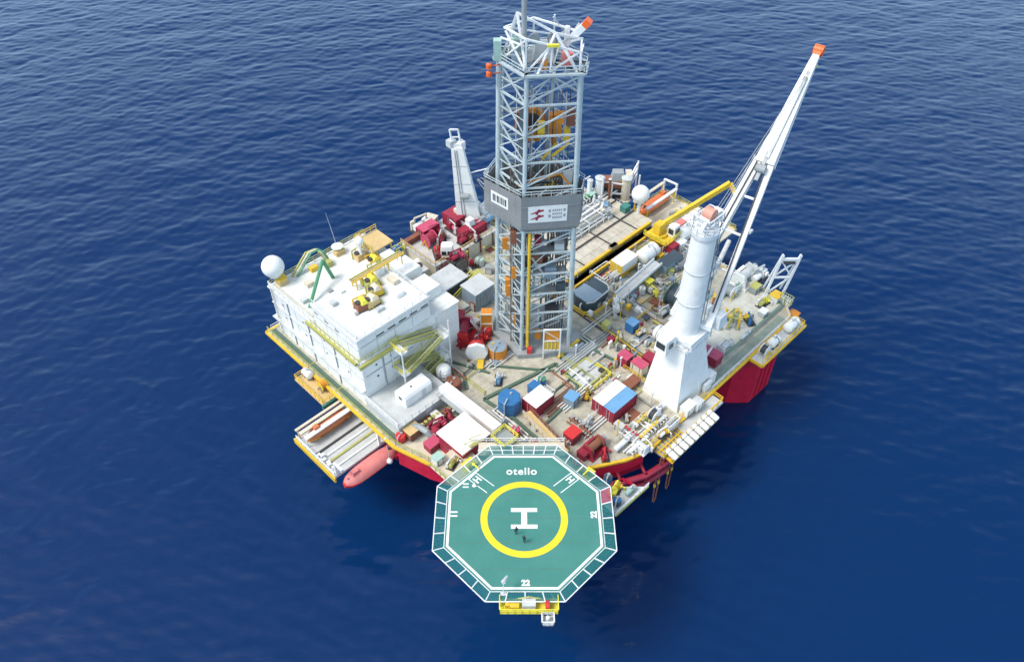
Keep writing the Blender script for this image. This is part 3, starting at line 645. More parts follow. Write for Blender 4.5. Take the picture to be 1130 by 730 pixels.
g = G()
for k,(x0_,x1_,sl) in enumerate(((.10,.17,0),(.19,.27,0),(.10,.27,.5),(.34,.42,0),(.44,.50,.0),(.56,.64,.08),(.68,.75,0),(.8,.9,.1))):
    y0_,y1_ = (.2,.8) if k != 2 else (.44,.56)
    g.add([f(x0_,y0_),f(x1_,y0_),f(x1_,y1_),f(x0_,y1_)],[(0,1,2,3)]) if k != 2 else None
P('lettering', g, NAVY, s2)
cr2 = random.Random(31)
# inside: pipes, guide rails, travelling equipment
dpipe = None
for k in range(34):
    x = -4.3+(k%9)*.42 if k < 18 else 2.0+((k-18)%8)*.45; y = -2.6+(k//9)*.5 if k < 18 else -1.6+((k-18)//8)*.6
    if dpipe is None: dpipe = P('drill_pipe', G().cyl((0,0,1.0),(0,0,38.5),.11,n=6), PIPE, de); dpipe.location = (x,y,0)
    else:
        o = dpipe.copy(); COL.objects.link(o); o.location = (x,y,rnd.uniform(-.6,.6))
for x in (-1.2,1.2): P('guide_rail', G().beam((x,.6,1),(x,.6,51),.35), GSTEEL, de)
P('yellow_standpipe', G().tube([hexp(20)[1]+Vector((1.1,-.3,0)),hexp(46)[1]+Vector((1.0,-.3,0))],.26,8), YEL, de, True)
P('leg_shade_strip', G().add([p for z in (19.6,68) for p in (hexp(z)[1].lerp(hexp(z)[0],.08),hexp(z)[1].lerp(hexp(z)[0],.24),hexp(z)[1].lerp(hexp(z)[0],.24)+Vector((.3,.3,0)),hexp(z)[1].lerp(hexp(z)[0],.08)+Vector((.3,.3,0)))],[(3,2,1,0),(4,5,6,7),(0,1,5,4),(1,2,6,5),(2,3,7,6),(3,0,4,7)]), NAVY, de)  # dark strip beside the near leg, shade on the left face built as geometry
P('red_foot', G().cb(-.9,-5.6,1.0,.9,.9,1.2), BRED, de)
tb = P('travelling_block', G().cyl((-1.1,-.7,46.2),(-1.1,.5,46.2),1.9,n=24).box(-2.5,.3,-.6,.4,42.5,45), ORANGE, de, True)
P('sheave', G().cyl((-1.1,-.9,46.2),(-1.1,-.7,46.2),1.2,n=20), DARK, tb)
P('top_drive', G().box(1.2,3.4,-1.6,0,44.0,47.3,.2,.2).cyl((2.3,-.8,42.4),(2.3,-.8,44),.5), ORANGE, de)
for (x,y,z,w_,h_,c) in ((-3.0,-1.4,45.5,1.5,2.6,BROWN),(4.6,-1.6,46.0,1.2,2.6,BROWN),(3.0,-2.6,47.0,1.2,1.6,ORANGE),(0.2,-2.9,45,1.0,2.2,YEL),(-2.6,-2.2,40.0,1.2,2.4,LGREY),(4.6,-2.2,36.0,1.4,2.0,LGREY),(1.0,-2.6,33.2,1.2,1.8,BROWN),(-3.4,-1.0,31.0,1.2,2.2,GSTEEL)): P('upper_gear', G().cb(x,y,z,w_,w_*.8,h_), c, de)
for k in range(14): P('hanging_line', G().cyl((-3.6+k*.62,-2.2+.5*(k%3),37),(-3.4+k*.6,-2.0+.5*(k%2),51.5),.07,n=5), (LGREY,DARK,GSTEEL,BROWN)[k%4], de)
P('pipe_handler', G().box(3.6,4.6,-2.4,-1.4,43.4,45.6).beam((2,-2,40.8),(4.5,-2.5,43.4),.35).beam((.5,-2.4,40.5),(2.6,-2,43),.3), YEL, de)
P('service_crane_arm', G().beam((-3.2,-3.3,36.3),(3.2,-3.6,38.8),.4).beam((3.2,-3.6,38.8),(4.8,-3.4,36.6),.3), ORANGE, de)
for (x,y,z,c) in ((2.4,-2.5,33.6,ORANGE),(3.8,-2.0,35,PINK),(-.3,-2.8,34.2,CRIM),(1.2,-2.0,35.6,YEL)): P('hose_loop', G().tube([(x,y,z),(x+.5,y-.3,z-2.5),(x+1.2,y,z+.6)],.16,6), c, de, True)
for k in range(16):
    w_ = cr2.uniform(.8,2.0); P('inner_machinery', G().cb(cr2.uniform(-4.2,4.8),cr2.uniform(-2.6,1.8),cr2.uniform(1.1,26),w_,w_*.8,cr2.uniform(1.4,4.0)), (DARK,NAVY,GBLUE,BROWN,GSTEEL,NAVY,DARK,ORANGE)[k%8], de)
for k in range(22):
    x_,y_,z_ = cr2.uniform(-5,5.5),cr2.uniform(-4.3,0),cr2.uniform(1.2,25); P('inner_pipe', G().tube([(x_,y_,z_),(x_,y_,z_+cr2.uniform(2,6)),(x_+cr2.uniform(-2,2),y_+.2,z_+cr2.uniform(6,7))],cr2.uniform(.07,.14),6), (LGREY,WSTEEL,DSTEEL,GSTEEL,YEL)[k%5], de, True)
for (x_,y_,z_) in ((-4.6,-2.2,12),(-3.6,-3.2,17),(-3.2,-3.4,6),(.6,-4.2,3.2),(-5.2,-1.4,22)): P('orange_panel', G().cb(x_,y_,z_,1.1,.3,2.4), ORANGE, de)
# clutter of small beams at the floor, white posts and orange panelled dog house on the left
P('front_gate', G().beam((1.6,-6.3,.05),(1.6,-6.3,7.6),.25).beam((4.6,-6.2,.05),(4.6,-6.2,7.6),.25).beam((1.6,-6.3,7.5),(4.6,-6.2,7.5),.25).beam((1.6,-6.3,4.7),(4.6,-6.2,4.7),.2).beam((1.6,-6.3,2.3),(4.6,-6.2,2.3),.2), WHITE, de)
P('gate_panel', G().box(1.75,4.45,-6.2,-6.1,4.85,7.3), ORANGE, de); P('gate_panel', G().box(1.75,4.45,-6.2,-6.1,2.45,4.55), YEL, de)
P('gate_bar', G().beam((1.8,-6.32,7.2),(4.4,-6.3,5.0),.2).beam((2.4,-6.3,2.5),(2.4,-6.3,4.5),.15).beam((3.1,-6.3,2.5),(3.1,-6.3,4.5),.15).beam((3.8,-6.3,2.5),(3.8,-6.3,4.5),.15), CREAM, de)
g = G()
for k in range(26):
    x,y = rnd.uniform(-5,5.5),rnd.uniform(-4.0,1); z = rnd.uniform(1.2,24); a = Vector((x,y,z)); b = a+Vector((rnd.choice((0,rnd.uniform(-3,3))),rnd.uniform(-1,1),rnd.uniform(.5,5))); P('inner_beam', G().beam(a,b,rnd.uniform(.12,.3)), LGREY, de)
for (x,y,z,w,h,c) in ((-4.5,-1.5,13,1.6,2.6,ORANGE),(-4.7,-1.3,7.5,1.4,2.2,GSTEEL),(-2.9,-2.6,10,1.2,1.6,ORANGE),(.2,-3.2,24.2,1.2,2,CRIM),(3.8,-2.8,22.5,1.6,2.2,LGREY),(4.4,-2.9,14,1.5,2.0,NAVY),(2.5,-2.6,17,2.0,2.4,GBLUE),(0,-2,20,2.2,1.8,BROWN),(3,-2.4,8.6,2.4,1.2,DARK)): P('equipment_box', G().cb(x,y,z,w,w*.8,h), c, de)
for z in (9.5,14.0,18.5,23): P('platform', G().box(-4.6,-1.8,-1.6,1.2,z-.12,z).box(-.6,5,-3.6,-1.6,z-.12,z), GSTEEL, de)
# crown
h = hexp(ZT); Zt = ZT-DZ
g = G(); hq = [Vector((p.x*1.12,p.y*1.12,Zt+.3)) for p in h]
for i in range(6): g.beam(hq[i],hq[(i+1)%6],.5,.3); g.beam(hq[i],-hq[i]+Vector((0,0,2*(Zt+.3))),.3); g.beam(hq[i].lerp(hq[(i+1)%6],.5),Vector((0,0,Zt+.3)),.22)
P('crown_platform', g, DSTEEL, de)
P('crown_deck', G().prism([(p.x*.55-1,p.y*.6+1) for p in h],Zt+.46,Zt+.56), GSTEEL, de)
P('crown_railing', G().rail([(p.x*1.12,p.y*1.12,Zt+.4) for p in h],1.1,1.3,.06,True), DSTEEL, de)
apx = Vector((1.9,-1.2,Zt+4.9)); apl = Vector((-3.4,0,Zt+7.2))
P('crown_frame', G().beam((-.6,-4.0,Zt),apx,.32).beam((5.2,-3.4,Zt),apx,.32).beam((2,3.6,Zt),apx,.28).beam(apx,(5.6,-.6,Zt+3.8),.25).beam((5.6,-.6,Zt+3.8),(5.3,-3.4,Zt),.25), WSTEEL, de)
P('crown_frame', G().beam((-5.7,.5,Zt),apl,.3).beam((-2.1,-4.0,Zt),apl,.3).beam((-4.6,3,Zt),apl,.28).beam(apl,apx,.28).beam((-5.7,.5,Zt+3.5),(-2.4,-2.2,Zt+3.5),.2).beam((-4.8,.4,Zt+5),(5.6,-.6,Zt+3.8),.2), WSTEEL, de)
P('crown_block', G().box(-1.2,2.0,-.8,1.2,Zt+.6,Zt+3.0,.5,.2), LGREY, de); P('crown_sheave', G().cyl((-1,-.5,Zt+3.7),(-1,-.2,Zt+3.7),.8,n=18), GSTEEL, de, True); P('crown_sheave', G().cyl((1.6,-.5,Zt+3.7),(1.6,-.2,Zt+3.7),.8,n=18), GSTEEL, de, True)
for (a_,b_) in (((-5.5,.4,Zt+.4),(-2.2,-3.6,Zt+5)),((-2.2,-3.8,Zt+.4),(-5,.2,Zt+4.6)),((-2.2,-3.8,Zt+.4),(-2.2,-3.8,Zt+5.2)),((-2.2,-3.8,Zt+5.2),(5,-3.3,Zt+3.2)),((5.4,-3.4,Zt+.3),(5.4,-3.4,Zt+3.4)),((5.4,-3.4,Zt+3.2),(5.9,-.5,Zt+3)),((-2.2,-3.8,Zt+5.2),(-5.2,.4,Zt+5)),((1.2,-3.7,Zt+.4),(1.4,-3.5,Zt+4.2)),((-2,-3.8,Zt+.5),(1.3,-3.5,Zt+4.2)),((1.3,-3.5,Zt+.4),(5.2,-3.3,Zt+3.2)),((-5,.5,Zt+5),(-1,3.4,Zt+5)),((-1,3.4,Zt+.4),(-1,3.4,Zt+5)),((2,3.8,Zt+.4),(1.9,3.2,Zt+5.5)),((-1,3.4,Zt+5),(5.6,-.4,Zt+4.6))):
    P('crown_brace', G().beam(a_,b_,.24), WSTEEL, de)
P('crown_tank', G().lathe([(.05,0),(.8,.2),(.8,2.4),(.05,2.6)],12,(-3.4,1.5,Zt+.6)), LGREEN, de, True); P('crown_light', G().cb(1.5,-3.9,Zt+4.2,1.6,.5,.35), LEM, de); P('crown_box', G().cb(3.6,-1.6,Zt+.6,1.6,1.2,1.8), PINK, de); P('crown_box', G().cb(-3.6,-1.4,Zt+.6,1.2,1.2,1.4), GBLUE, de); P('crown_box', G().cb(.4,-2.8,Zt+.5,1.0,.8,1.2), ORANGE, de)
P('vent_mast', G().cyl((-2.4,-1.6,Zt),(-2.5,-1.6,Zt+17),.38,n=10), GSTEEL, de, True)
P('green_tank', G().box(-6.7,-5.6,-.6,.6,Zt+.5,Zt+3.4), LGREEN, de)
ca = P('crown_crane', G().beam((3.4,.4,Zt+2.6),(5.9,-.4,Zt+5.6),1.1,.9).cyl((3.6,.6,Zt+.4),(3.6,.6,Zt+5),.4), WSTEEL, de); P('crane_tip', G().beam((5.9,-.4,Zt+5.6),(6.5,-.6,Zt+6.4),1.15,.95), SORANGE, ca)
for z in (-.4,-1.6): P('warning_light', G().lathe([(.02,-.5),(.42,-.3),(.42,.3),(.02,.5)],10,(-7.4,-.4,Zt+z)).beam((-7.4,-.4,Zt+z),(-5.8,.1,Zt+z),.12), SORANGE, de)
g = G()
for k in range(16):
    a = Vector((rnd.uniform(-5,4.8),rnd.uniform(-3,2),Zt+rnd.uniform(.5,4))); P('crown_pipe', G().beam(a,a+Vector((rnd.uniform(-2,2),rnd.uniform(-1,1),rnd.uniform(.3,2.5))),rnd.uniform(.12,.25)), LGREY, de)

# ------------------------------------------------------------------ main crane (right)
cu_, cv_ = 6.4, -28.9
cr = T('pedestal_crane', 'big white king post crane with red tipped boom on the right deck edge', 'crane', cu_, cv_, DZ)
P('pedestal', G().prism([(-5.2,-4.6),(4.6,-4.6),(4.6,3.0),(-5.2,3.0)],.005,12,[(-2.9,-2.6),(2.7,-2.6),(2.7,2.4),(-2.9,2.4)]), WHITE, cr)
P('slew_ring', G().lathe([(1,12.003),(3.0,12.003),(3.15,12.5),(2.9,12.8),(2.9,13.3),(3.1,13.6),(2.7,14.2),(1,14.2)],28), WSTEEL, cr, True)
P('king_post', G().lathe([(1,14.2),(2.3,14.2),(2.25,16.5),(1.9,33.6),(1,33.6)],32), WHITE, cr, True)
hp = P('head', G().lathe([(1,33.603),(2.0,33.603),(2.2,34.1),(2.2,34.9),(1.9,35.2),(1.0,35.6)],28).box(-1.2,1.4,-1.0,1.0,35.2,37.2,.2,.2), WSTEEL, cr, True)
P('hoist_drum', G().cyl((.1,-.9,37.6),(.1,.7,37.6),.95,n=20), paint('salmon paint',(.62,.30,.22),.5,.4), hp, True)
P('head_sheave', G().cyl((2.0,-.3,36.4),(2.0,.3,36.4),1.0,n=18).cyl((-1.4,-.9,36.3),(-1.4,-.4,36.3),.8,n=16), WSTEEL, hp, True)
P('head_frame', G().rail([(-1.6,-1.4,35.2),(2.2,-1.4,35.2),(2.2,1.3,35.2),(-1.6,1.3,35.2)],2.2,1.3,.09,True), WSTEEL, hp); P('head_cover', G().box(1.2,2.8,-1.0,.6,35.7,37.4,.2,.2), WHITE, hp)
for z_ in (19.5,26.0):
    q_ = P('post_platform', G().box(1.6,4.2,-1.6,1.6,z_,z_+.15), LGREY, cr); P('platform_rail', G().rail([(1.8,-1.5,z_+.15),(4.1,-1.5,z_+.15),(4.1,1.5,z_+.15),(1.8,1.5,z_+.15)],1.1,1.1,.06), WSTEEL, q_)
P('cable_run', G().tube([(2.25,.9,14.3),(2.2,.8,30),(1.9,.7,33.5)],.14,6), DARK, cr); P('cable_run', G().tube([(1.6,-1.75,14.3),(1.4,-1.6,33.5)],.12,6), GSTEEL, cr)
P('weld_band', G().lathe([(2.2,20.5),(2.28,20.5),(2.28,20.75),(2.2,20.75)],32), LGREY, cr, True); P('weld_band', G().lathe([(2.05,27),(2.12,27),(2.12,27.25),(2.05,27.25)],32), LGREY, cr, True)
for (a_,b_,c_,d_,e_,f_) in ((3.0,-4.5,14.2,2.4,1.6,2.6),(6.2,-2.6,11.4,2.0,2.4,1.8),(7.6,.4,11.41,1.6,1.8,1.4),(4.2,2.4,12.0,2.0,1.6,2.4)): P('machinery_box', G().box(a_,a_+d_,b_,b_+e_,c_,c_+f_,.15,.15), WSTEEL, cr)
P('head_railing', G().rail([(2.4*math.cos(R(a)),2.4*math.sin(R(a)),35.0) for a in range(0,360,30)],1.1,1.2,.06,True), WSTEEL, hp)
tipz = 66.0; tu, tv = uv(903,57,tipz); tip = Vector((tu-cu_,tv-cv_,tipz-DZ)); heel = Vector((1.2,-.2,15.2))
ax = (tip-heel).normalized(); sd = ax.cross(Vector((0,0,1))).normalized(); fork = heel.lerp(tip,.60)
bm = P('boom', G().beam(heel+sd*3.1,fork+sd*1.0,1.0,1.3).beam(heel-sd*3.1,fork-sd*1.0,1.05,1.3), WHITE, cr)
up = sd.cross(ax).normalized()
def tbeam(a,b,w0,h0,w1,h1):
    vs = []
    for c,w,hh in ((a,w0,h0),(b,w1,h1)):
        vs += [c-sd*w/2-up*hh/2,c+sd*w/2-up*hh/2,c+sd*w/2+up*hh/2,c-sd*w/2+up*hh/2]
    return G().add(vs,[(3,2,1,0),(4,5,6,7),(0,1,5,4),(1,2,6,5),(2,3,7,6),(3,0,4,7)])
P('boom_head_section', tbeam(fork-ax*.8,heel.lerp(tip,.985),3.3,2.3,1.1,1.0), WHITE, bm)
P('boom_tip', G().beam(heel.lerp(tip,.985),tip+ax*.9,1.3,1.2).cyl(tip+ax*.3-sd*.8,tip+ax*.3+sd*.8,.8,n=12), SORANGE, bm)
g = G()
for t_ in (.2,.33,.46): g.beam(heel.lerp(tip,t_)-sd*(3.1-3.5*t_),heel.lerp(tip,t_)+sd*(3.1-3.5*t_),.3)
P('boom_brace', g, WHITE, bm)
P('pipe_run', G().tube([heel.lerp(tip,.05)+sd*2.9+up*.9,heel.lerp(tip,.55)+sd*.7+up*.9],.12,6).tube([heel.lerp(tip,.05)-sd*3.0+up*.8,heel.lerp(tip,.58)-sd*1.2+up*.9],.12,6), DARK, bm)
P('boom_light', G().cb(0,0,0,.8,.6,.5).shift(tuple(-(heel.lerp(tip,.35)+sd*2.6))), LGREY, bm)
P('boom_winch', G().cyl(fork+up*1.4-sd*.8-ax*2,fork+up*1.4+sd*.8-ax*2,.7,n=14).beam(fork+up*1.0-ax*4,fork+up*1.1+ax*1,.6,.5), GSTEEL, bm)
P('walkway', G().beam(heel.lerp(tip,.05)-sd*3.9,fork-sd*1.8,.5,.1).beam(heel.lerp(tip,.05)-sd*4.1+up,fork-sd*2.0+up,.07).beam(heel.lerp(tip,.6)+sd*.2+up*1.3,heel.lerp(tip,.9)+sd*.2+up*1.0,.5,.4), LGREY, bm)
P('luffing_rope', G().beam(Vector((2,.2,36.8)),heel.lerp(tip,.93)+up*.5,.09).beam(Vector((2,-.2,36.8)),heel.lerp(tip,.93)+up*.5+sd*.3,.09), GSTEEL, cr)
P('hook_block', G().ball(tip+Vector((.3,0,-2.6)),.45,10,7).beam(tip,tip+Vector((.3,0,-2.2)),.1), LEM, bm)
P('heel_bracket', G().beam(heel-sd*3.7,heel+sd*3.7,.9,.9).box(-2.6,3.4,-3.2,2.8,13.0,14.0), WSTEEL, cr)
P('boom_cylinder', G().cyl((3.0,-.4,20),heel.lerp(tip,.3)-up*.3,.4,n=10).cyl((3.1,.9,16),(9.8,1.2,24),.3,n=8), LGREY, cr)
cabn = P('operator_cab', G().box(-6.2,-3.2,-.9,1.6,12.2,15.0,.2,.25), WHITE, cr)
P('cab_window', G().box(-6.2,-6.16,-.5,1.2,13.2,14.5), GLASS, cabn); P('cab_porthole', G().box(-5.3,-4.3,-.93,-.88,13.2,14.2), GLASS, cabn)
P('machinery_house', G().box(4.2,8.4,-.5,4.4,5.5,11.4,.6,.5).box(5.0,10.2,1.0,5.2,.01,5.5,.2,.2), WHITE, cr)
P('ladder', G().beam((2.9,-1.6,14.3),(2.4,-1.4,33.4),.1).beam((2.9,-1.0,14.3),(2.4,-.9,33.4),.1).beam((2.65,-1.6,24),(2.65,-.9,24),.9,.1), GSTEEL, cr)
g = G().rail([(-3.3,-3.3,11.9),(3.2,-3.3,11.9),(3.2,2.9,11.9),(-3.3,2.9,11.9)],1.1,1.4,.06,True)
P('ring_railing', g, WSTEEL, cr)
P('pedestal_fittings', G().tube([(4.7,-3.5,.2),(4.0,-2.9,6),(5.0,-3.2,8)],.2,7).cb(4.9,-4.2,.02,1.4,1.6,2.4).cb(3.0,-5.0,.02,2.0,.6,1.8).tube([(1,-4.7,.1),(1.2,-3.9,4)],.18,7), WSTEEL, cr)

# left far crane
lu,lv_ = uv(521,243,DZ+4)
lc = T('stowed_crane', 'white crane with raised tapered boom behind the crimson modules', 'crane', lu, lv_, DZ)
P('pedestal', G().lathe([(.5,.005),(2.0,.005),(1.8,4),(2.3,4.3),(2.3,4.8),(.5,4.8)],20), WHITE, lc, True)
tz = 43.0; a_ = uv(501,143,tz); tpl = Vector((a_[0]-lu,a_[1]-lv_,tz-DZ)); hl = Vector((-.4,.4,5.0))
axl = (tpl-hl).normalized(); sdl = Vector((S2,-S2,0)); upl = sdl.cross(axl).normalized()
def tb2(a,b,w0,h0,w1,h1):
    vs = []
    for c,w,hh in ((a,w0,h0),(b,w1,h1)): vs += [c-sdl*w/2-upl*hh/2,c+sdl*w/2-upl*hh/2,c+sdl*w/2+upl*hh/2,c-sdl*w/2+upl*hh/2]
    return G().add(vs,[(3,2,1,0),(4,5,6,7),(0,1,5,4),(1,2,6,5),(2,3,7,6),(3,0,4,7)])
bl = P('boom', tb2(hl,hl.lerp(tpl,.82),5.0,3.2,2.3,1.9), WHITE, lc)
P('boom_tip_frame', G().beam(hl.lerp(tpl,.82)-sdl*.8,tpl-sdl*.9,.28).beam(hl.lerp(tpl,.82)+sdl*.8,tpl+sdl*.8,.28).beam(tpl-sdl*.9,tpl+sdl*.8,.28).beam(hl.lerp(tpl,.92)-sdl*.9,hl.lerp(tpl,.92)+sdl*.8,.2).beam(hl.lerp(tpl,.84)-sdl*1.6,hl.lerp(tpl,.84)+sdl*1.0,.9,.7), WSTEEL, bl)
P('ladder', G().beam(hl-sdl*1.2+upl*1.7,hl.lerp(tpl,.8)-sdl*.5+upl*1.05,.12).beam(hl-sdl*.6+upl*1.7,hl.lerp(tpl,.8)-sdl*.1+upl*1.05,.12), GSTEEL, bl)
for f_ in (.22,.42,.62): P('boom_band', tb2(hl.lerp(tpl,f_),hl.lerp(tpl,f_+.012),5.05-3.25*f_,3.25-1.5*f_,5.02-3.28*f_,3.23-1.5*f_), LGREY, bl)
g = G(); p0 = Vector((2.2,-1.2,4.6)); p1 = Vector((2.6,-2.6,17))
for o_ in (Vector((0,0,0)),Vector((1.4,-1.4,0))): g.beam(p0+o_,p1+o_*.6,.3)
for k in range(5): g.beam(p0.lerp(p1,k/5),p0.lerp(p1,(k+1)/5)+Vector((1,-1,0)),.18)
g.beam(p1,hl.lerp(tpl,.5),.2)
P('back_frame', g, WSTEEL, lc); P('operator_cab', G().box(1.2,3.4,-2.2,-.2,4.803,7.4,.2,.2), WHITE, lc); P('head_machinery', G().cb(tpl.x-.6,tpl.y+.4,tpl.z-3.6,1.6,1.4,1.4), LGREY, bl); P('head_machinery', G().cb(tpl.x+.9,tpl.y-.9,tpl.z-4.4,1.2,1.2,1.8), WSTEEL, bl); P('boom_winch', G().cyl(hl.lerp(tpl,.3)+upl*1.8-sdl*.9,hl.lerp(tpl,.3)+upl*1.8+sdl*.9,.6,n=14), GSTEEL, bl)
for (a_,b_,w_,h_,m_) in ((-2.6,-2.2,1.4,2.2,WSTEEL),(2.6,1.6,1.6,1.8,LGREY),(-2.4,1.8,1.2,2.6,CREAM),(.4,-2.6,1.2,1.4,GSTEEL)): P('base_machinery', G().cb(a_,b_,4.76,w_,w_,h_), m_, lc)
for k in range(5): P('hose', G().tube([(2.0+.4*k,-1.0-.4*k,4.8),(2.4+.5*k,-2.0-.3*k,9+k),(1.0+.3*k,-.6,14)],.09,6), (DARK,LGREY,WSTEEL)[k%3], lc, True)
P('platform', G().box(-3.4,3.6,-3,3,4.55,4.75), GSTEEL, lc); P('platform_railing', G().rail([(-3.4,-3,4.75),(3.6,-3,4.75),(3.6,3,4.75),(-3.4,3,4.75)],1.1,1.5,.06,True), WSTEEL, lc)
# ------------------------------------------------------------------ builders for deck equipment
def put(p, ztop, zbase): u0, v0 = uv(p[0], p[1], ztop); return u0, v0, zbase
def container(label, u, v, z, L, W, H, rot, body, roof, group=None, name='shipping_container', frame=None):
    t = T(name, label, 'container', u, v, z, rot, group)
    g = G(); n = max(4, int(L/.55)); x0, x1, y0, y1 = -L/2, L/2, -W/2, W/2
    pts = []
    for sgn, (ya) in ((1,y0),(-1,y1)):
        row = []
        for i in range(n):
            a = x0+(x1-x0)*i/n; b = x0+(x1-x0)*(i+.5)/n; c = x0+(x1-x0)*(i+1)/n
            row += [(a,ya),(b-.06,ya),(b,ya+sgn*.09),(c-.06,ya+sgn*.09)]
        row.append((x1,ya)); pts += row if sgn == 1 else row[::-1]
    P('body', G().prism(pts,.14,H-.08), body, t)
    g = G(); fr = .16
    for a in (x0,x1):
        for b in (y0,y1): g.cb(a,b,0,fr,fr,H)
    for b in (y0,y1): g.box(x0,x1,b-.07,b+.07,0,.14)
    P('frame', g, frame or body, t)
    P('roof', G().box(x0-.03,x1+.03,y0-.03,y1+.03,H-.077,H+.03), roof, t)
    d = P('door', G().box(x0-.06,x0-.012,y0+.12,-.02,.18,H-.15).box(x0-.06,x0-.012,.02,y1-.12,.18,H-.15), body, t)
    P('lock_bar', G().beam((x0-.1,-.3,.2),(x0-.1,-.3,H-.2),.06).beam((x0-.1,.3,.2),(x0-.1,.3,H-.2),.06), LGREY, d)
    return t
def crate(label, u, v, z, L, W, H, rot, body, lid, group=None, name='crate', cat='crate'):
    t = T(name, label, cat, u, v, z, rot, group)
    P('body', G().box(-L/2,L/2,-W/2,W/2,.12,H), body, t); P('lid', G().box(-L/2-.06,L/2+.06,-W/2-.06,W/2+.06,H+.003,H+.14), lid, t)
    g = G()
    for k in (-.3,.3): g.box(L*k-.07,L*k+.07,-W/2-.05,W/2+.05,.0,.12); g.box(L*k-.05,L*k+.05,-W/2-.035,-W/2-.002,.12,H).box(L*k-.05,L*k+.05,W/2+.002,W/2+.035,.12,H)
    P('strap', g, DARK, t); return t
def drum(label, u, v, z, r, h, body, cap, group=None, name='storage_tank', cat='tank', sides=24):
    t = T(name, label, cat, u, v, z, 22.5, group)
    P('shell', G().lathe([(.05,.12),(r,.12),(r,h*.33),(r*1.03,h*.35),(r,h*.37),(r,h*.66),(r*1.03,h*.68),(r,h*.7),(r,h),(.05,h)],sides), body, t, sides>12)
    P('cap', G().lathe([(.05,h+.003),(r*.97,h+.003),(r*.9,h+.12),(.3,h+.18),(.05,h+.18)],sides), cap, t)
    P('hatch', G().cyl((r*.35,0,h+.13),(r*.35,0,h+.4),.26,n=10), GSTEEL, t); P('skid', G().box(-r,r,-r*.7,-r*.5,0,.12).box(-r,r,r*.5,r*.7,0,.12), DARK, t)
    P('pipe', G().tube([(-r-.15,0,.2),(-r-.15,0,h+.5),(-r*.4,0,h+.5),(-r*.4,0,h)],.1,6), LGREY, t, True); return t
def hdrum(label, u, v, z, r, L, rot, body, cat='tank', name='horizontal_tank', endm=None, group=None):
    t = T(name, label, cat, u, v, z, rot, group)
    P('shell', G().lathe([(.02,-L/2-.35*r),(r*.6,-L/2-.28*r),(r,-L/2),(r,L/2),(r*.6,L/2+.28*r),(.02,L/2+.35*r)],22,(0,0,r+.45),'x'), body, t, True)
    g = G()
    for a in (-L*.32,L*.32): g.box(a-.15,a+.15,-r*.8,r*.8,0,r*.75)
    P('saddle', g, endm or GSTEEL, t); P('band', G().lathe([(r*1.02,-.1),(r*1.03,-.1),(r*1.03,.1),(r*1.02,.1)],22,(L*.2,0,r+.45),'x'), endm or GSTEEL, t)
    P('nozzle', G().cyl((0,0,2*r+.35),(0,0,2*r+.9),.2,n=8).cyl((L*.3,0,2*r+.35),(L*.3,0,2*r+.7),.14,n=8), LGREY, t); return t
def pump(label, u, v, z, rot, c1, c2, c3=None, s=1.0, group=None, name='pump_skid', cat='pump'):
    t = T(name, label, cat, u, v, z, rot, group)
    P('skid', G().box(-1.5*s,1.5*s,-.75*s,.75*s,0,.22*s), DARK, t)
    P('motor', G().lathe([(.02,-1.3*s),(.42*s,-1.3*s),(.45*s,-1.2*s),(.45*s,-.1*s),(.2*s,0),(.2*s,.2*s)],16,(0,0,.75*s),'x'), c1, t, True)
    P('casing', G().box(.2*s,1.2*s,-.5*s,.5*s,.223*s,1.25*s,.1*s,.1*s).cyl((.7*s,-.5*s,.8*s),(.7*s,-.75*s,.8*s),.35*s,n=14), c2, t)
    P('pipe', G().tube([(.7*s,0,1.2*s),(.7*s,0,1.9*s),(-.9*s,.3*s,1.9*s),(-.9*s,.6*s,.25*s)],.13*s,7), c3 or LGREY, t, True); P('pipe', G().tube([(.7*s,-.7*s,.8*s),(.7*s,-1.2*s,.8*s),(.7*s,-1.2*s,.1*s)],.12*s,7), c3 or LGREY, t, True)
    P('control_box', G().box(-1.4*s,-.9*s,.35*s,.65*s,.223*s,1.5*s), c3 or LGREY, t); return t
def reel(label, u, v, z, rot, r, w, flange, cable, name='cable_reel', cat='reel', group=None):
    t = T(name, label, cat, u, v, z, rot, group)
    for a in (-w/2,w/2): P('flange', G().cyl((0,a-.06,r+.2),(0,a+.06,r+.2),r,n=24), flange, t)
    P('cable', G().lathe([(.1,-w/2+.07)]+[(r*.74+.03*(k%2),-w/2+.07+(w-.14)*k/10) for k in range(11)]+[(.1,w/2-.07)],22,(0,0,r+.2),'y'), cable, t)
    P('stand', G().beam((-r*.8,-w/2-.25,0),(0,-w/2-.25,r+.2),.16).beam((r*.8,-w/2-.25,0),(0,-w/2-.25,r+.2),.16).beam((-r*.8,w/2+.25,0),(0,w/2+.25,r+.2),.16).beam((r*.8,w/2+.25,0),(0,w/2+.25,r+.2),.16).beam((0,-w/2-.3,r+.2),(0,w/2+.3,r+.2),.14), YEL if flange is not YEL else GSTEEL, t); return t
def rack(label, u, v, z, rot, n, frame, bottle, name='bottle_rack', cat='rack'):
    t = T(name, label, cat, u, v, z, rot)
    P('frame', G().rail([(-n*.24,-.5,0),(n*.24,-.5,0),(n*.24,.5,0),(-n*.24,.5,0)],1.9,1.2,.06,True).box(-n*.24,n*.24,-.5,.5,0,.1), frame, t)
    for i in range(n):
        for j in (0,1): P('bottle', G().lathe([(.05,.11),(.19,.11),(.19,1.4),(.08,1.6),(.06,1.75),(.02,1.75)],10,(-n*.24+.25+i*.46,-.24+j*.48,0)), bottle, t, True)
    return t
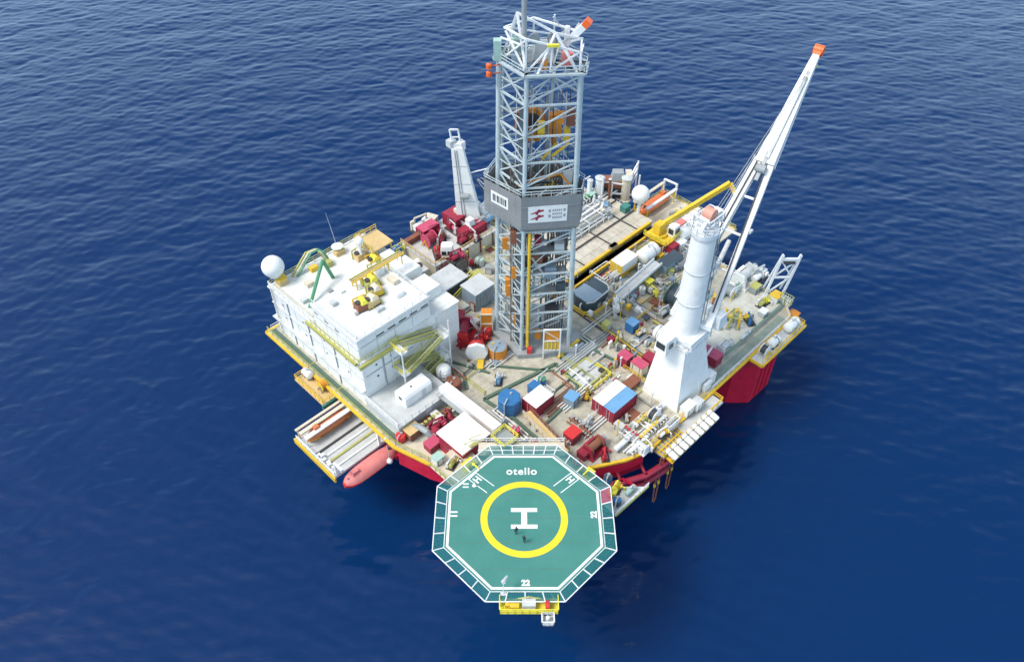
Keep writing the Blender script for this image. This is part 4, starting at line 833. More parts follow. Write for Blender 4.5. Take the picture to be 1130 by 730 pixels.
def basket(label, u, v, z, rot, L, W, H, frame, load, name='pipe_basket', cat='basket'):
    t = T(name, label, cat, u, v, z, rot)
    g = G().box(-L/2,L/2,-W/2,W/2,0,.1)
    for a in (-L/2,L/2):
        for b in (-W/2,W/2): g.cb(a,b,.1,.16,.16,H-.1)
    for zz in (H*.5,H):
        for a,b in (((-L/2,-W/2),(L/2,-W/2)),((L/2,-W/2),(L/2,W/2)),((L/2,W/2),(-L/2,W/2)),((-L/2,W/2),(-L/2,-W/2))): g.beam((*a,zz),(*b,zz),.14)
    for k in range(1,int(L)): 
        for b in (-W/2,W/2): g.beam((-L/2+k,b,.1),(-L/2+k,b,H),.09)
    P('frame', g, frame, t)
    for k in range(int(W/.45)): P('load', G().cyl((-L/2+.3,-W/2+.35+k*.45,.35),(L/2-.3,-W/2+.35+k*.45,.35+.3*(k%2)),.17,n=8), load[k%len(load)], t)
    return t
def winch(label, u, v, z, rot, s, body, dr, name='winch', cat='winch'):
    t = T(name, label, cat, u, v, z, rot)
    P('base', G().box(-1.6*s,1.6*s,-1.2*s,1.2*s,0,.25*s), body, t)
    P('side_frame', G().box(-1.4*s,-1.2*s,-1.1*s,1.1*s,.253*s,1.9*s,0,.5*s), body, t); P('side_frame', G().box(1.2*s,1.4*s,-1.1*s,1.1*s,.253*s,1.9*s,0,.5*s), body, t)
    P('drum', G().lathe([(.02,-1.18*s),(.9*s,-1.18*s),(.9*s,-1.05*s),(.55*s,-1.0*s),(.55*s,1.0*s),(.9*s,1.05*s),(.9*s,1.18*s),(.02,1.18*s)],20,(0,0,1.2*s),'x'), dr, t, True)
    P('motor', G().cyl((1.42*s,0,1.2*s),(2.1*s,0,1.2*s),.4*s,n=14), GSTEEL, t); P('cover', G().box(-1.0*s,1.0*s,.55*s,1.15*s,.253*s,1.4*s,0,.1*s), body, t); return t
def locker(label, u, v, z, rot, L, W, H, body, door, name='locker', cat='locker'):
    t = T(name, label, cat, u, v, z, rot)
    P('body', G().box(-L/2,L/2,-W/2,W/2,.1,H,.0,.0), body, t); P('roof', G().prism([(-L/2-.1,-W/2-.1),(L/2+.1,-W/2-.1),(L/2+.1,W/2+.1),(-L/2-.1,W/2+.1)],H+.003,H+.22,[(-L/2,-W*.1),(L/2,-W*.1),(L/2,W*.1),(-L/2,W*.1)]), body, t)
    P('door', G().box(-L/2-.04,-L/2-.003,-W*.35,W*.35,.2,H-.15), door, t); P('foot', G().cb(-L*.4,0,0,.2,W,.1).cb(L*.4,0,0,.2,W,.1), DARK, t); return t
def manifold(label, u, v, z, rot, n, c1, c2, s=1.0, name='valve_manifold', cat='manifold'):
    t = T(name, label, cat, u, v, z, rot)
    P('header', G().cyl((-n*.45*s,0,.9*s),(n*.45*s,0,.9*s),.2*s,n=10).cyl((-n*.45*s,.7*s,.5*s),(n*.45*s,.7*s,.5*s),.16*s,n=10), c1, t, True)
    for i in range(n):
        x = (-n/2+.5+i)*.85*s
        b = P('branch', G().tube([(x,0,.9*s),(x,-.9*s,.9*s),(x,-.9*s,.05)],.12*s,7), c1, t, True)
        P('valve_wheel', G().cyl((x,-.45*s,1.0*s),(x,-.45*s,1.5*s),.05*s,n=6).lathe([(.22*s,1.48*s),(.32*s,1.48*s),(.32*s,1.54*s),(.22*s,1.54*s)],12,(x,-.45*s,0)), c2, b)
    P('support', G().beam((-n*.4*s,0,0),(-n*.4*s,0,.8*s),.16).beam((n*.4*s,0,0),(n*.4*s,0,.8*s),.16).beam((-n*.4*s,.7*s,0),(-n*.4*s,.7*s,.4*s),.16).beam((n*.4*s,.7*s,0),(n*.4*s,.7*s,.4*s),.16), GSTEEL, t); return t
def ventpost(label, u, v, z, h, r, m_, group=None, name='exhaust_stack', cat='stack'):
    t = T(name, label, cat, u, v, z, 0, group)
    h *= .62; r *= .72
    P('pipe', G().lathe([(.05,0),(r*1.3,0),(r*1.3,.3),(r,.4),(r,h),(r*.8,h),(r*.8,h-.3)],14), m_, t, True); P('cap', G().lathe([(.02,h+.5),(r*1.25,h+.25),(r*1.2,h+.2),(.02,h+.3)],14).beam((0,0,h-.3),(0,0,h+.35),.08), LGREY, t); return t
D = DZ+.003
# ---- near deck
drum('blue eight sided tank behind the white box walkway', *put((562,438),21.2,D), 2.05, 3.2, BLUE, BLUE, sides=8, name='storage_tank')
container('small white roofed red container next to blue tank', *put((594,437),20.8,D), 4.4, 3.2, 2.8, 0, CRIM, WHITE, name='container')
crate('blue crate behind small white roofed container', *put((590,425),20,D), 1.8, 1.8, 2.0, 0, BLUE, BLUE)
drum('green topped drum beside blue crate', *put((598,417),19.6,D), .75, 1.5, BLUE, GREEN, name='drum', cat='drum')
crate('grey blue crate on the open deck before derrick gate', *put((631,437),19.8,D), 2.2, 2.0, 1.9, 10, GBLUE, SKYB)
pump('yellow pump next to grey blue crate', *put((648,432),19.2,D), 30, YEL, OLIVE, BROWN, .85)
container('white roofed long red container, left of the blue roofed one', -5.4, -23.65, D, 6.2, 2.3, 2.9, 0, CRIM, WHITE)
container('blue roofed long red container beside white roofed twin', -5.4, -26.05, D, 6.2, 2.3, 2.9, 0, CRIM, SKYB)
crate('rust brown open bin behind white and blue roofed containers', *put((697,421),19.3,D), 3.0, 1.8, 1.3, 0, BROWN, BROWN, name='skip_bin', cat='bin')
crate('pinkish crimson box, left of three by crane pedestal', *put((690,392),20.2,D), 1.9, 2.2, 2.3, 0, CRIM, MAG, 'red boxes beside crane pedestal', 'tool_box', 'box')
crate('crimson box with pale sides, middle of three by crane pedestal', *put((706,400),20.5,D), 2.6, 1.9, 2.4, 90, CREAM, MAG, 'red boxes beside crane pedestal', 'tool_box', 'box')
crate('dark crimson box, nearest to crane pedestal', *put((717,393),20.0,D), 2.0, 2.0, 2.0, 0, CRIM, CRIM, 'red boxes beside crane pedestal', 'tool_box', 'box')
crate('crimson box on deck edge above helideck, left one', *put((632,476),20,D), 2.4, 2.0, 1.9, 0, CRIM, BRED, name='tool_box', cat='box')
winch('crimson anchor winch on deck corner above helideck', *put((656,489),20,D), 0, 1.25, CRIM, BROWN)
pump('crimson pump between the winch and the bumper pipes', *put((668,497),19.5,D), 50, CRIM, CRIM, BRED, .9)
manifold('white valve manifold beside yellow grating, near deck edge', *put((712,473),19.5,D), 0, 7, WSTEEL, YEL, 1.0)
manifold('smaller white manifold nearer crane pedestal', *put((726,462),19.5,D), 0, 5, WSTEEL, LGREY, .9)
manifold('white manifold with red wheels by blue roofed container', *put((697,477),19.5,D), 90, 5, WSTEEL, BRED, .9)
pump('lemon yellow pump among white manifolds', *put((697,478),19,D), 0, LEM, LEM, WSTEEL, .8)
reel('grey hose reel in white frame below crane pedestal', *put((722,456),19.6,D), 0, 1.2, 1.1, WSTEEL, DARK, 'hose_reel')
hdrum('thin white cylinder lying on deck near bumper', *put((690,485),19.2,D), .45, 5, 0, WSTEEL)
rack('white bottle rack on near right deck edge', *put((742,466),19.5,D), 0, 6, WSTEEL, LGREY)
crate('white box on the corner left of crane pedestal', *put((760,446),20,D), 2.6,1.6,1.8,0, WHITE, WHITE, name='tool_box', cat='box')
winch('white mooring winch on near right corner deck', *put((708,489),19.4,D), 90, .9, WSTEEL, LGREY)
manifold('white double manifold left of the yellow grating', *put((703,487),19.5,D), 0, 6, WSTEEL, WSTEEL, .95)
manifold('white manifold beneath the hose reel below crane', *put((715,464),19.5,D), 90, 5, WSTEEL, OLIVE, .85)
pump('white pump with yellow casing at near right rail', *put((733,475),19,D), 0, WSTEEL, YEL, WSTEEL, .9)
pump('yellow pump with white pipe beside endmost liferaft', *put((716,489),19,D), 90, YEL, OLIVE, WSTEEL, .85)
manifold('white and yellow manifold along blue roofed container\'s near side', *put((706,459),19.5,D), 0, 6, CREAM, YEL, .8)
hdrum('short white cylinder between manifolds and crane pedestal', *put((727,449),19.4,D), .5, 2.4, 0, WSTEEL)
crate('crimson chest between anchor winch and helideck', *put((645,497),19.4,D), 2.0,1.6,1.4,0, CRIM, CRIM, name='tool_box', cat='box')
pump('brown pump beside crimson box above helideck', *put((622,488),19.2,D), 30, BROWN, TAN, LGREY, .9)
manifold('brown pipe manifold between gangway and crimson winch', *put((640,467),19.4,D), 90, 6, BROWN, GSTEEL, .9)
# life rafts
NR = 9
for i in range(NR):
    u0 = -6.6+i*(16.2-4.6)/(NR-1); lb = ['endmost white liferaft canister next to bumper pipes','white liferaft canister second from bumper','white liferaft canister third from bumper','white liferaft canister fourth from bumper','middle white liferaft canister of the row','white liferaft canister fourth from crane end','white liferaft canister third from crane end','white liferaft canister second from crane end','endmost white liferaft canister at crane end'][i]
    if i == 0:
        raft = T('liferaft_canister', lb, 'liferaft', u0, -38.2, 17.6, 0, 'liferaft canisters on the near right edge')
        P('shell', G().lathe([(.05,-1.15),(.42,-1.1),(.56,-.9),(.56,-.05),(.6,-.05),(.6,.05),(.56,.05),(.56,.9),(.42,1.1),(.05,1.15)],16,(0,0,.75),'y'), WHITE, raft, True)
        P('cradle', G().box(-.45,.45,-.7,-.55,-.6,.35).box(-.45,.45,.55,.7,-.6,.35).box(-.5,.5,-1,1.4,-.7,-.6), YEL, raft); P('band', G().lathe([(.57,.4),(.575,.4),(.575,.5),(.57,.5)],16,(0,0,.75),'y'), DARK, raft)
        raft.rotation_euler = (R(12),0,R(45))
    else: copy_thing(raft,u0,-38.2,17.6,0,lb).rotation_euler = (R(12),0,R(45))
for k,(p,q,lb) in enumerate((((731,507),(726,556),'brown hanging hose loop under the rafts, left one'),((746,492),(737,548),'brown hanging hose loop under the rafts, right one'))):
    u0,v0 = uv(*p,16); t = T('hanging_hose', lb, 'hose', u0, v0, 3.0)
    P('hose', G().tube([(-.5,0,14),(-.6,.1,6),(-.4,0,1.2),(0,0,.4),(.4,0,1.2),(.5,.1,6),(.4,0,14)],.13,7), BROWN, t, True); P('coupling', G().cyl((-.6,.1,6.4),(-.6,.1,5.6),.22,n=8).cyl((.5,.1,6.4),(.5,.1,5.6),.22,n=8), YEL, t)
# platform right of helideck
u0,v0 = uv(683,534,20); t = T('corner_platform','triangular grey platform with yellow edge right of the helideck','platform',u0,v0,19.4)
P('grating', G().prism([(-3.8,3.6),(-4.6,-3.2),(3.2,-3.4)],0,.2), LGREY, t); P('edge', G().beam((-4.6,-3.2,.25),(3.2,-3.4,.25),.25,.3), OLIVE, t); P('railing', G().rail([(-4.6,-3.2,.2),(3.2,-3.4,.2)],1.1,1.2,.06), WSTEEL, t); P('brace', G().beam((0,-2,0),(1,3,-4),.3).beam((2,-2,0),(4,2,-4),.3).beam((-3,0,0),(-1,5,-4),.3), RED, t)
pump('yellow pump with yellow legs on triangular platform', u0-1.2, v0-.3, 19.603, 20, LEM, YEL, LEM, 1.05)
drum('navy drum on triangular platform, nearest the red hull', u0-.6, v0+1.8, 19.603, .7, 1.3, BLUE, NAVY, name='drum', cat='drum')
drum('dark blue drum on triangular platform\'s outer edge', u0-2.8, v0-1.9, 19.603, .65, 1.2, NAVY, BLUE, name='drum', cat='drum')
hdrum('grey green gas bottle lying on triangular platform', u0+.2, v0-2.1, 19.603, .4, 2.0, 0, LGREEN)
# between hull and helideck
t = T('access_tower','olive lattice access tower behind the helideck\'s top edge','tower',*uv(557,490,24),D)
for a in (-1.4,1.4):
    for b in (-1.4,1.4): P('post', G().beam((a,b,0),(a,b,7.4),.2), OLIVE, t)
for zz in (0,3.7):
    P('brace', G().beam((-1.4,-1.4,zz),(1.4,-1.4,zz+3.6),.14).beam((-1.4,-1.4,zz+3.6),(-1.4,1.4,zz),.14).beam((1.4,-1.4,zz+3.6),(-1.4,-1.4,zz+3.6),.14), LEM, t)
P('landing', G().box(-1.5,1.5,-1.5,1.5,7.4,7.5), GSTEEL, t); P('railing', G().rail([(-1.5,-1.5,7.5),(1.5,-1.5,7.5),(1.5,1.5,7.5),(-1.5,1.5,7.5)],1.1,1.0,.06,True), LEM, t)
P('ladder', G().beam((-4.5,.3,.1),(-1.5,.3,7.4),.14).beam((-4.5,-.4,.1),(-1.5,-.4,7.4),.14), LEM, t)
ga = Vector((*uv(581,455,20.2),20.2)); gb = Vector((*uv(624,500,20.2),20.2)); t = T('gangway','long narrow brown railed gangway from helideck up to main deck','gangway',ga.x,ga.y,D)
sd_ = (gb-ga).normalized().cross(Vector((0,0,1)))*.75
PA('deck', G().beam(ga,gb,1.5,.2), TAN, t); PA('railing', G().rail([ga+sd_,gb+sd_],1.1,1.1,.06), CREAM, t); PA('railing', G().rail([ga-sd_,gb-sd_],1.1,1.1,.06), BROWN, t)
for f_ in (.1,.5,.9):
    q_ = ga.lerp(gb,f_); PA('support', G().beam((q_.x,q_.y,DZ),(q_.x,q_.y,20.1),.3), GSTEEL, t)
drum('red drum standing at the gangway\'s upper end', *put((569,471),20.4,D), .8, 1.9, BRED, MAG, name='drum', cat='drum')
drum('small red drum between gangway and helideck name', *put((590,484),20,D), .6, 1.5, MAG, BRED, name='drum', cat='drum')
drum('small red drum at the helideck\'s upper right side', *put((637,507),19,17.0), .65, 1.5, BRED, BRED, name='drum', cat='drum')
crate('lemon yellow box at the helideck\'s upper left corner', *put((518,511),22.6,21), 1.9,1.6,1.5,0, LEM, LEM, name='tool_box', cat='box')
t = T('equipment_landing','cream landing with clutter under the lemon yellow box','platform',*uv(503,512,20.8),18.0)
P('slab', G().box(-3.2,3.4,-3.4,2.6,2.7,2.95), CREAM, t); P('leg', G().cb(-2.6,-2.6,-.2,.3,.3,2.9).cb(2.6,-2.6,-.2,.3,.3,2.9).cb(2.6,2,0,.3,.3,2.7), CRIM, t); P('railing', G().rail([(-3.2,2.4,2.95),(-3.2,-3.3,2.95),(3.3,-3.3,2.95)],1.1,1.2,.06), OLIVE, t)
pump('olive pump on cream landing left of helideck', *put((500,509),21.6,20.96), 20, OLIVE, TAN, WSTEEL, .9)
crate('white green cabinet on cream landing left of helideck', *put((483,505),22,20.96), 1.6,1.4,1.4,0, WHITE, LGREEN, name='cabinet', cat='cabinet')
# left near corner
drum('red buoy drum on near left deck corner', *put((442,480),19.2,D), .9, 1.2, BRED, BRED, name='drum', cat='drum')
crate('brown timber crate on near left deck corner', *put((455,473),19.6,D), 2.6,2.0,1.7,0, BROWN, TAN)
t = T('vent_duct','dark grey bent duct beside brown timber crate','duct',*uv(467,474,19.5),D); P('elbow', G().tube([(-.6,1.8,0),(-.6,1.8,1.4),(-.3,.8,2.0),(0,-1,1.9),(.6,-2.6,.3)],.55,10), GSTEEL, t, True); P('flange', G().cyl((-.6,1.8,.0),(-.6,1.8,.2),.75,n=14), DARK, t)
pump('crimson pump between terrace and white roofed module', *put((484,465),19.6,D), 0, CRIM, MAG, CRIM, 1.2)
pump('dark crimson pump next to white roofed module\'s far side', *put((495,455),19.6,D), 90, CRIM, BROWN, CRIM, 1.1)
manifold('brown pipe manifold below grey terrace', *put((470,462),19.4,D), 0, 6, BROWN, OLIVE, 1.0)
crate('crimson chest at foot of white roofed module', *put((477,488),19.4,D), 2.4,1.8,1.5,0, CRIM, MAG, name='tool_box', cat='box')
t = T('marker_buoy','small white ball buoy hanging under near left corner','buoy',*uv(430,508,14),13.3); P('ball', G().ball((0,0,.7),.55,16,9), WHITE, t, True); P('rope', G().cyl((0,0,1.2),(.3,.6,4.3),.05,n=5), LGREY, t)
# left edge small platform
u0,v0 = uv(351,424,16.9); t = T('boat_landing_platform','small white and orange platform hung off the left edge','platform',u0,v0,16.4)
P('slab', G().box(-2.2,2.6,-4.6,4.2,0,.5), TAN, t); P('edge', G().box(-2.5,2.6,-5.0,-4.603,-.5,.55), TEAL, t); P('railing', G().rail([(2.4,4.1,.5),(-2.1,4.1,.5),(-2.1,-4.5,.5),(2.4,-4.5,.5)],1.1,1.3,.06), YEL, t)
hdrum('white tank on small left edge platform', u0-.2, v0+2.6, 16.903, .75, 1.8, 90, WHITE)
reel('orange hose reel on small left edge platform', u0+.1, v0-1.6, 16.903, 90, .95, 1.1, YEL, ORANGE, 'hose_reel')
crate('orange chest on small left edge platform, between tank and reel', u0+.9, v0+.6, 16.903, 1.4, 1.0, .9, 0, ORANGE, YEL, name='tool_box', cat='box')
# lifeboat station on the left
ls = T('lifeboat_station','pale overhanging lifeboat station platform on the left edge','platform',-42,5,14)
P('deck', G().box(-5.6,6.2,-5.1,6.2,0,.5), LGREY, ls); P('edge', G().box(-5.9,-5.603,-5.4,6.5,-.5,.6), YEL, ls); P('edge', G().box(-5.6,6.2,6.203,6.5,-.5,.6), ORANGE, ls)
for y in (-3.6,-2.0,-.6,.9): P('deck_rail', G().beam((-5.4,y,.6),(6,y,.6),.35,.3), (WSTEEL,OLIVE,WSTEEL,DARK)[[-3.6,-2.0,-.6,.9].index(y)], ls)
P('railing', G().rail([(-5.5,-5,.5),(-5.5,6.1,.5)],1.1,1.3,.06), WSTEEL, ls); P('brace', G().beam((-4,-3,-.1),(5.5,-3,-4.5),.4).beam((-4,4,-.1),(5.5,4,-4.5),.4), RED, ls)
for x in (-5,4): P('hull_bracket', G().box(x+.6,x+1.5,-8.6,-5.2,-1.2,-.2), RED, ls) if x > 0 else None; P('davit', G().beam((x,-4.9,.5),(x,-4.9,3.6),.4).beam((x,-4.9,3.6),(x,-7.2,3.9),.4), WSTEEL, ls)
P('canopy_beam', G().beam((-5.2,3.3,2.9),(6,3.3,2.9),.9,.2).beam((-5,3.3,.5),(-5,3.3,2.8),.2).beam((5.6,3.3,.5),(5.6,3.3,2.8),.2), WSTEEL, ls); P('canopy_beam', G().beam((-5.4,5.9,2.9),(6,5.9,2.9),.5,.3).beam((-5.4,4.6,3.2),(6,4.6,3.2),.7,.2).beam((-5,5.9,.5),(-5,5.9,2.8),.25).beam((5.6,5.9,.5),(5.6,5.9,2.8),.25), CREAM, ls)
g = G()
for k in range(7): g.cb(-4.9+.3*(k%2),-4.4+k*.8,.503,.7,.5,.5+.2*(k%3))
P('winch_gear', g, WSTEEL, ls)
def lifeboat(label, u, v, z, rot, L, W, hullm, topm, group='enclosed lifeboats'):
    t = T('lifeboat', label, 'lifeboat', u, v, z, rot, group); n = 12
    def sec(f): return W/2*(1-abs(f)**3.6)**.5+.02
    g = G(); vs = []; fs = []
    pr_ = [(-.05,0),(-.75,.35),(-1,1.0),(-1,1.25),(1,1.25),(1,1.0),(.75,.35),(.05,0)]
    for i in range(n+1):
        f = -1+2*i/n; s_ = sec(f*.985)
        for y,zz in pr_: vs.append((f*L/2,y*s_,zz+.35*abs(f)**3*(1-zz/1.3)))
    m_ = len(pr_)
    for i in range(n): fs += [(i*m_+j,(i+1)*m_+j,(i+1)*m_+(j+1)%m_,i*m_+(j+1)%m_) for j in range(m_)]
    fs += [tuple(range(m_-1,-1,-1)),tuple(range(n*m_,n*m_+m_))]
    P('hull', G().add(vs,fs), hullm, t, True)
    vs = []; fs = []; pr2 = [(-.94,1.253),(-.8,1.9),(-.4,2.35),(.4,2.35),(.8,1.9),(.94,1.253)]; m_ = len(pr2)
    for i in range(n+1):
        f = (-1+2*i/n)*.96; s_ = sec(f); q = (1-abs(f)**4*.7)
        for y,zz in pr2: vs.append((f*L/2,y*s_,1.253+(zz-1.253)*q))
    for i in range(n): fs += [(i*m_+j,(i+1)*m_+j,(i+1)*m_+(j+1)%m_,i*m_+(j+1)%m_) for j in range(m_)]
    fs += [tuple(range(m_-1,-1,-1)),tuple(range(n*m_,n*m_+m_))]
    cn = P('canopy', G().add(vs,fs), topm, t, True)
    P('conning_tower', G().box(L*.22,L*.34,-.5,.5,2.25,2.95,.1,.1), topm, cn); P('hatch', G().cyl((-L*.36,0,2.1),(-L*.36,0,2.45),.3,n=12), DARK, cn)
    P('fender_strip', G().box(-L*.3,L*.3,-W/2-.06,-W/2+.05,1.05,1.25).box(-L*.3,L*.3,W/2-.05,W/2+.06,1.05,1.25), DARK, t); P('lifting_hook', G().cb(-L*.42,0,1.7,.2,.2,.7).cb(L*.42,0,1.7,.2,.2,.7), GSTEEL, t)
    return t
lifeboat('faded pink lifeboat hanging outside the left lifeboat station', -41.6, -2.0, 12.6, 180, 11.2, 3.3, BRED, PINK)
lifeboat('orange lifeboat under cream canopy beam on left station', -41.8, 8.9, 14.503, 180, 9.6, 2.5, ORANGE, paint('lifeboat brown orange', (.55,.17,.06), .5, .3))
# ---- around the derrick foot, left
t = crate('cream cabinet with pale green front beside stair tower', *put((486,352),22,D), 2.6,2.6,3.6,0, CREAM, CREAM, name='cabinet', cat='cabinet'); P('panel', G().box(-.9,.9,-1.33,-1.303,.8,3.0), LGREEN, t)
winch('bright red drawworks winch left of the derrick', *put((512,362),20.4,D), 35, 1.7, BRED, CRIM, 'drawworks')
pump('red pump between the drawworks and derrick', *put((531,372),19.6,D), 20, BRED, BRED, CRIM, 1.3)
crate('red tool house behind the drawworks winch', *put((504,347),20.5,D), 3.4,2.2,2.2,30, BRED, CRIM, name='tool_house', cat='box')
drum('small red pot next to drawworks, toward derrick', *put((537,362),19.8,D), .9, 1.7, BRED, BRED, name='drum', cat='drum')
t = T('reel_cover','white eight sided reel cover with red edge before the drawworks','reel',*uv(526,388,20.2),D,-45); P('disc', G().lathe([(.05,-.35),(2.05,-.35),(2.05,.35),(.05,.35)],8,(0,0,2.2),'y'), WHITE, t); P('back_drum', G().lathe([(.05,.353),(1.6,.353),(1.6,1.5),(.05,1.5)],20,(0,0,2.2),'y'), BRED, t); P('stand', G().box(-1.4,1.4,-.3,1.4,0,.4), YEL, t)
drum('orange tank with blue grey lid at derrick foot', *put((549,380),20.8,D), 1.75, 2.5, ORANGE, GBLUE)
t = drum('round white tank beside long white walkway', *put((489,405),21,D), 1.35, 2.6, WHITE, WHITE); P('dome', G().ball((0,0,2.6),1.3,16,8,.6), WHITE, t, True)
drum('rust brown tank next to round white tank', *put((500,420),20,D), 1.4, 1.9, BROWN, BROWN)
pump('white pump with sky blue motor on open deck', *put((550,415),19.2,D), 40, SKYB, WSTEEL, LGREY, .95)
crate('small yellow tray in front of white reel cover', *put((530,401),18.8,D), 2.2,1.0,.6,45, OLIVE, YEL, name='tray', cat='tray')
t = T('panelled_cabin','orange panelled white framed cabin at derrick\'s left leg','cabin',*uv(537,350,21.5),D,-45); P('panel', G().box(-1.0,1.0,-.95,.95,.3,5.0), ORANGE, t); P('frame', G().beam((-1.1,-1.05,0),(-1.1,-1.05,5.3),.22).beam((1.1,-1.05,0),(1.1,-1.05,5.3),.22).beam((-1.1,-1.05,5.2),(1.1,-1.05,5.2),.22).beam((-1.1,-1.05,2.8),(1.1,-1.05,2.8),.2).beam((-1.1,-1.05,.3),(1.1,-1.05,.3),.2), CREAM, t); P('side_stairs', G().beam((-1.3,-.6,.1),(-3.0,-.6,3.2),.5,.15).beam((-1.3,-.9,1.1),(-3.0,-.9,4.2),.1), WSTEEL, t)
t = T('shaker_house','grey louvred shaker house left of the derrick','module',*uv(527,316,22),D); P('wall', G().box(-2.4,2.4,-2,2,0,4.4), GBLUE, t); P('roof', G().box(-2.6,2.6,-2.2,2.2,4.403,4.6), LGREY, t)
for k in range(5): P('louvre', G().box(-2.0+k*.85,-1.5+k*.85,-2.06,-2.003,.8,3.6), GSTEEL, t)
t = T('deck_hatch','square pale hatch of four slabs left of derrick','hatch',*uv(511,330,18.5),D); P('coaming', G().box(-3,3,-2.6,2.6,0,.5), GSTEEL, t)
for a in (-1.45,1.45):
    for b in (-1.25,1.25): P('slab', G().cb(a,b,.503,2.7,2.3,.15), CREAM, t)
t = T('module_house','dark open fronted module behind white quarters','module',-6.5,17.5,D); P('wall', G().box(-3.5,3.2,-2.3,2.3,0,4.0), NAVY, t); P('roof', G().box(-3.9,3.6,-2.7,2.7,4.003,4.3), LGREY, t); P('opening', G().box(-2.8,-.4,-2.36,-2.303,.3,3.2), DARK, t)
t = T('sloping_stairs','olive sloping stairs between dark module and derrick','stairs',*uv(505,322,20),D); P('stringer', G().beam((-4.5,.5,.2),(4.5,.5,3.6),.16,.5).beam((-4.5,-.5,.2),(4.5,-.5,3.6),.16,.5), OLIVE, t); P('handrail', G().beam((-4.5,.6,1.3),(4.5,.6,4.7),.12).beam((-4.5,-.6,1.3),(4.5,-.6,4.7),.12), LEM, t); P('landing', G().box(4.4,6.4,-1,1,3.5,3.65), OLIVE, t)
# ---- crimson zone behind quarters
t = T('mud_module','cream walled raised module with railings carrying crimson machinery','module',4.5,26.6,D); P('wall', G().box(-9.5,7.5,-4.2,6.4,0,3.3), CREAM, t); P('roof_deck', G().box(-9.7,7.7,-4.4,6.6,3.303,3.5), LGREY, t); P('railing', G().rail([(-9.6,-4.3,3.5),(7.6,-4.3,3.5)],1.1,1.5,.06).rail([(-9.6,-4.3,3.5),(-9.6,6.5,3.5)],1.1,1.5,.06), TAN, t)
for k in range(5): P('post', G().cb(-8+k*3.6,-4.34,.05,.25,.25,3.2), BROWN, t)
MZ = D+3.503
u0,v0 = 4.5,27
container('crimson machinery housing, largest, under the white crane', u0+3.6, v0+2.6, MZ, 5.5, 4.2, 3.0, 0, CRIM, CRIM, name='machinery_housing')
container('crimson machinery housing in front of the white cab', u0+3.0, v0-2.0, MZ, 6.0, 2.6, 1.9, 0, CRIM, CRIM, name='machinery_housing')
container('red machinery housing on the module\'s far left', u0-3.8, v0+4.2, MZ, 4.2, 2.4, 2.4, 0, CRIM, MAG, name='machinery_housing')
crate('brown steel trough along module\'s left back edge', u0-7.0, v0+4.6, MZ, 5.0,1.0,1.2,0, BROWN, BROWN, name='trough', cat='trough')
reel('pinkish crimson cable reel left of the white cab', *put((474,263),23.2,MZ), 90, 1.5, 2.2, MAG, CRIM)
t = T('crane_cab','white crane cab with two dark windows amid crimson machinery','cab',*uv(493,270,24.5),MZ,-45); P('shell', G().prism([(-1.3,-1.1),(1.3,-1.1),(1.5,.2),(1.2,1.3),(-1.2,1.3),(-1.5,.2)],.6,3.0,[(-1.0,-.8),(1.0,-.8),(1.2,.2),(.95,1.0),(-.95,1.0),(-1.2,.2)]), WHITE, t)
P('window', G().box(-1.05,-.15,-1.16,-1.09,1.2,2.1), GLASS, t); P('window', G().box(.15,1.05,-1.16,-1.09,1.2,2.1), GLASS, t); P('base', G().cyl((0,0,0),(0,0,.6),1.1,n=18), CRIM, t)
for k,(p_,q_,r_,lb) in enumerate(((479,255,0,'crimson pump on module, farthest left behind the reel'),(500,250,90,'crimson pump on module between housings and brown trough'),(514,262,0,'crimson pump on module right of white cab'),(522,258,90,'crimson pump on module at the derrick side'),(507,244,0,'crimson pump on module at the stowed crane\'s foot'),(487,262,45,'crimson pump on module just behind white cab'))):
    pump(lb, *put((p_,q_),MZ+1,MZ), r_, (CRIM,MAG,CRIM)[k%3], (CRIM,CRIM,BROWN)[k%3], (CRIM,LGREY)[k%2], 1.25)
crate('red box with pale top edge on white quarters\' back roof', *put((486,289),21,D), 2.2,2.0,2.6,0, CRIM, PINK, name='tool_box', cat='box')
pump('crimson pump on module before largest housing', *put((505,281),22.6,MZ), 0, CRIM, MAG, CRIM, 1.2)
pump('dark red pump on module beside brown trough', *put((483,277),22.6,MZ), 60, CRIM, BRED, BROWN, 1.2)
drum('grey green spherical drum by cream module wall', *put((529,284),20,D), .9, 1.6, LGREY, LGREEN, name='drum', cat='drum')
drum('small red drum by cream module wall', *put((519,285),20,D), .7, 1.5, BRED, BRED, name='drum', cat='drum')
crate('stack of bright blue hose boxes beside derrick and crimson housings', *put((537,251),21.5,D), 3.0,3.4,2.6,0, BLUE, SKYB, name='hose_box', cat='box')
hdrum('teal blue tank lying beyond the blue hose boxes', *put((533,243),23,MZ), .7, 5, 0, SKYB)
crate('pink red chest under stowed crane', *put((533,236),23,MZ), 2.4,2.0,2.0,0, MAG, PINK, name='tool_box', cat='box')
pump('white machine with pipes at module\'s far left corner', *put((466,246),23,MZ), 0, WSTEEL, WHITE, CREAM, 1.7, name='compressor', cat='machine')
crate('cream machine cover at module\'s far left corner', *put((474,240),23.5,MZ), 3.0,2.4,1.8,20, CREAM, CREAM, name='machine_cover', cat='cover')
drum('blue drum between tan roof platform and crimson modules', *put((437,267),23,D), 1.0, 3.6, BLUE, BLUE, name='drum', cat='drum')
